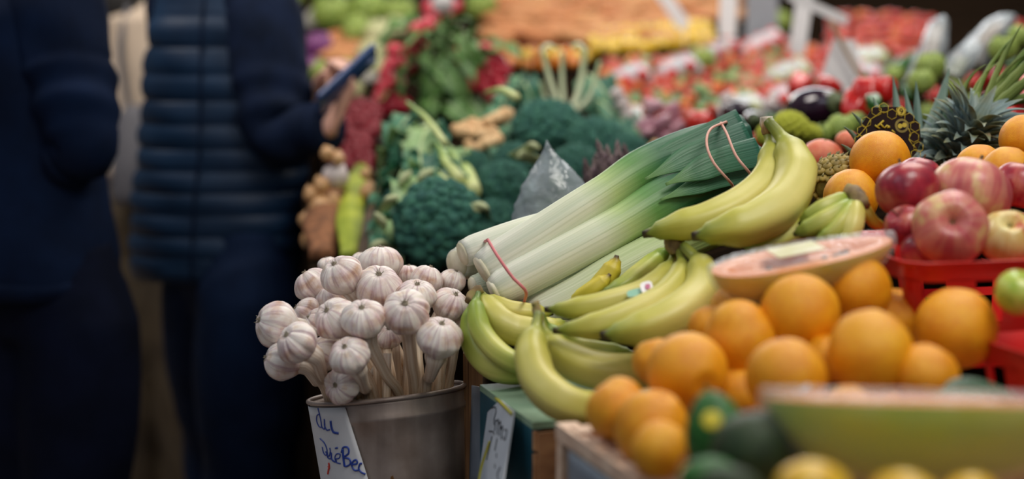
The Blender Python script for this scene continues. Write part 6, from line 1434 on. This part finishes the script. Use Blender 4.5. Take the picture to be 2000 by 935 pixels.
vr = [row(0, 262, 586, 524, .135), row(.1, 262, 590, 480, .14), row(.3, 268, 600, 380, .14), row(.5, 285, 606, 280, .135), row(.72, 296, 600, 160, .13), row(.88, 308, 590, 60, .12), row(.97, 330, 570, -5, .10), row(1, 400, 510, -40, .07)]
fw1 = (P(672, 190, 3.22)-J['wrR']).normalized()
pB = person('person in a navy quilted vest and dark jeans looking down at a phone', J, fB, dict(legs=m_jean, arms=m_sleeve, top=m_vest, name='quilted_vest', nq=12, seams=(math.radians(-96), math.radians(20), math.radians(160))), vr, True,
       hands=((J['wrR']+fw1*.005, (.35, .12, .8), (-.75, -.25, .5), (-.5, .5, .5), 1.02, .95), (J['wrL'], (.45, -.1, .8), (.5, -.6, .1), (.4, -.4, .6), .95, .8)), leg_r=(.125, .108, .09), sl_r=(.088, .078, .054))
# phone resting in the fingers
a, e_ = P(622, 206, 3.15), P(733, 102, 3.21); dv = (e_-a); L_ = dv.length; zz = dv.normalized(); yy = V(-.6, .42, .7); yy = (yy-zz*yy.dot(zz)).normalized(); xx = yy.cross(zz)
Mp = Matrix(((xx.x, yy.x, zz.x, a.x), (xx.y, yy.y, zz.y, a.y), (xx.z, yy.z, zz.z, a.z), (0, 0, 0, 1)))
m_case = mat('blue_phone_case', [(('noise', 6), [(.3, '1c3c74'), (.7, '2c5494')])], .35, coat=.4)
m_scr = flat('phone_screen', '0c0e14', .1)
mb = MB(); rows = []
hw, hl, tk, rc = .037, L_/2, .005, .010
for yv, ins in ((-tk, .003), (-tk*.6, 0), (tk*.6, 0), (tk, .003)):
    ring = []
    for cx, cz, a0 in ((hw-rc, L_-rc, 0), (-hw+rc, L_-rc, 90), (-hw+rc, rc, 180), (hw-rc, rc, 270)):
        for k in range(7): an = math.radians(a0+k*15); ring.append(V(cx+(rc-ins)*math.cos(an), yv, cz+(rc-ins)*math.sin(an)))
    rows.append([q for q in ring])
mb.grid(rows, True, V(0, -tk, hl), V(0, tk, hl)); ph = link('phone', mb.mesh('phone', m_case), None, Mp); tag(ph, 'phone in a dark blue case held up by the person in the vest', 'phone')
link('screen', MB().box((-hw*.9, tk, .006), (hw*.9, tk+.0006, L_-.006)).mesh('screen', m_scr, smooth=False), ph)
cm = MB(); cm.tube([V(.012, -tk, L_-.02), V(.012, -tk-.002, L_-.02)], .010, n=3, seg=16); link('camera_lens', cm.mesh('camera_lens', mat('lens_grey', [(None, '8c98c0')], .2)), ph)

# --- person at the picture edge in a navy coat
d = 3.1; fA = V(.45, .9, 0).normalized(); sA = V(fA.y, -fA.x, 0)
pel = P(85, 500, d); pel.z = .92
J = dict(pelvis=pel, chest=pel+V(-.02, 0, .36), neck=pel+V(-.02, .0, .64), head=pel+V(-.02, .04, .80), face=V(.5, .85, 0))
J['shR'] = P(98, -10, 2.98); J['elR'] = P(166, 282, 2.95); J['wrR'] = P(118, 325, 2.99)
J['shL'] = J['chest']-sA*.21+V(0, 0, .18); J['elL'] = J['chest']-sA*.26-V(0, 0, .12); J['wrL'] = J['chest']-sA*.2+fA*.12-V(0, 0, .3)
for s_, k in (('R', 1), ('L', -1)): J['hip'+s_] = pel+sA*.09*k-V(0, 0, .08)
J['knR'] = V(P(122, 0, 3.05).x, 3.05, .48); J['anR'] = V(P(112, 0, 3.05).x, 3.08, .085); J['knL'] = V(P(10, 0, 3.1).x, 3.15, .48); J['anL'] = V(P(5, 0, 3.1).x, 3.2, .085)
vr = [row(0, -80, 222, 556, .155, d), row(.12, -80, 226, 500, .155, d), row(.4, -75, 212, 360, .15, d), row(.62, -75, 180, 200, .15, d), row(.85, -70, 160, 40, .14, d), row(.96, -50, 160, -40, .11, d), row(1, 10, 100, -80, .07, d)]
person('person at the picture edge in a plain navy coat with a hand in the pocket', J, fA, dict(legs=m_jeand, arms=m_coatn, top=m_coatn, name='coat'), vr, False,
       hands=((J['wrR'], (-.8, .25, -.5), (0, .9, 0), (-.3, -.6, .5), .9, .4), (J['wrL'], (.1, .3, -.9), (.6, .3, 0), (.4, .6, 0), 1., .4)), leg_r=(.115, .105, .09), sl_r=(.096, .080, .058))
# --- person in the cream coat behind
d = 4.5; fC = V(.1, 1, 0).normalized(); sC = V(fC.y, -fC.x, 0)
pel = P(285, 520, d); pel.z = .90
J = dict(pelvis=pel, chest=pel+V(-.02, 0, .36), neck=pel+V(-.03, 0, .60), head=pel+V(-.05, .03, .76), face=V(.1, 1, 0))
for s_, k in (('R', 1), ('L', -1)):
    J['sh'+s_] = J['chest']+sC*.17*k+V(0, 0, .16); J['el'+s_] = J['chest']+sC*.21*k+V(0, 0, -.1); J['wr'+s_] = J['chest']+sC*.14*k+fC*.18+V(0, 0, -.16)
    J['hip'+s_] = pel+sC*.08*k-V(0, 0, .08); J['kn'+s_] = pel+sC*.09*k+V(.03, 0, -.44); J['an'+s_] = pel+sC*.10*k+V(.03, .02, -.815)
vr = [row(0, 205, 360, 330, .13, d), row(.15, 205, 362, 300, .13, d), row(.6, 205, 365, 140, .13, d), row(.9, 210, 360, 40, .12, d), row(1, 250, 320, 5, .07, d)]
person('person in a cream jacket and olive trousers seen between the two dark figures', J, fC, dict(legs=m_olive, arms=m_cream, top=m_cream, name='jacket'), vr, False,
       hands=((J['wrR'], (0, .9, -.3), (-1, 0, 0), (0, 0, 1), 1., .5), (J['wrL'], (0, .9, -.3), (1, 0, 0), (0, 0, 1), 1., .5)), hair_long=True, leg_r=(.11, .10, .09), sl_r=(.075, .066, .05), voxel=.010)
m_gbag = flat('grey_bag', '5c5a60', .7)
gb = empty('shoulder_bag', P(262, 300, 4.25), 'grey shoulder bag hanging behind the cream jacket', 'bag')
mb = loft([(P(262, 400, 4.28), V(.05, 0, 0), V(0, .03, 0)), (P(262, 380, 4.28), V(.065, 0, 0), V(0, .045, 0)), (P(262, 300, 4.28), V(.06, 0, 0), V(0, .045, 0)), (P(262, 225, 4.28), V(.045, 0, 0), V(0, .03, 0)), (P(262, 205, 4.28), V(.02, 0, 0), V(0, .02, 0))], 32)
apart('bag_body', mb, m_gbag, gb, True); apart('strap', MB().tube([P(250, 215, 4.28), P(235, 100, 4.27), P(250, 10, 4.3)], .008, n=14, seg=8), m_gbag, gb, True); apart('clasp', MB().ball(P(282, 285, 4.22), .010, (1, .5, 1), 10, 8), flat('brass', 'c8a880', .3, metal=.8), gb, True)
# far aisle bits
b_ = MB(); 
cr = link('red_crate', MB().box((-.18, 0, 0), (.10, .3, .16)).mesh('red_crate', m_redtray, smooth=False), None, TM((-1.62, 6.3, 0))); tag(cr, 'red crate standing far off on the market floor', 'crate')
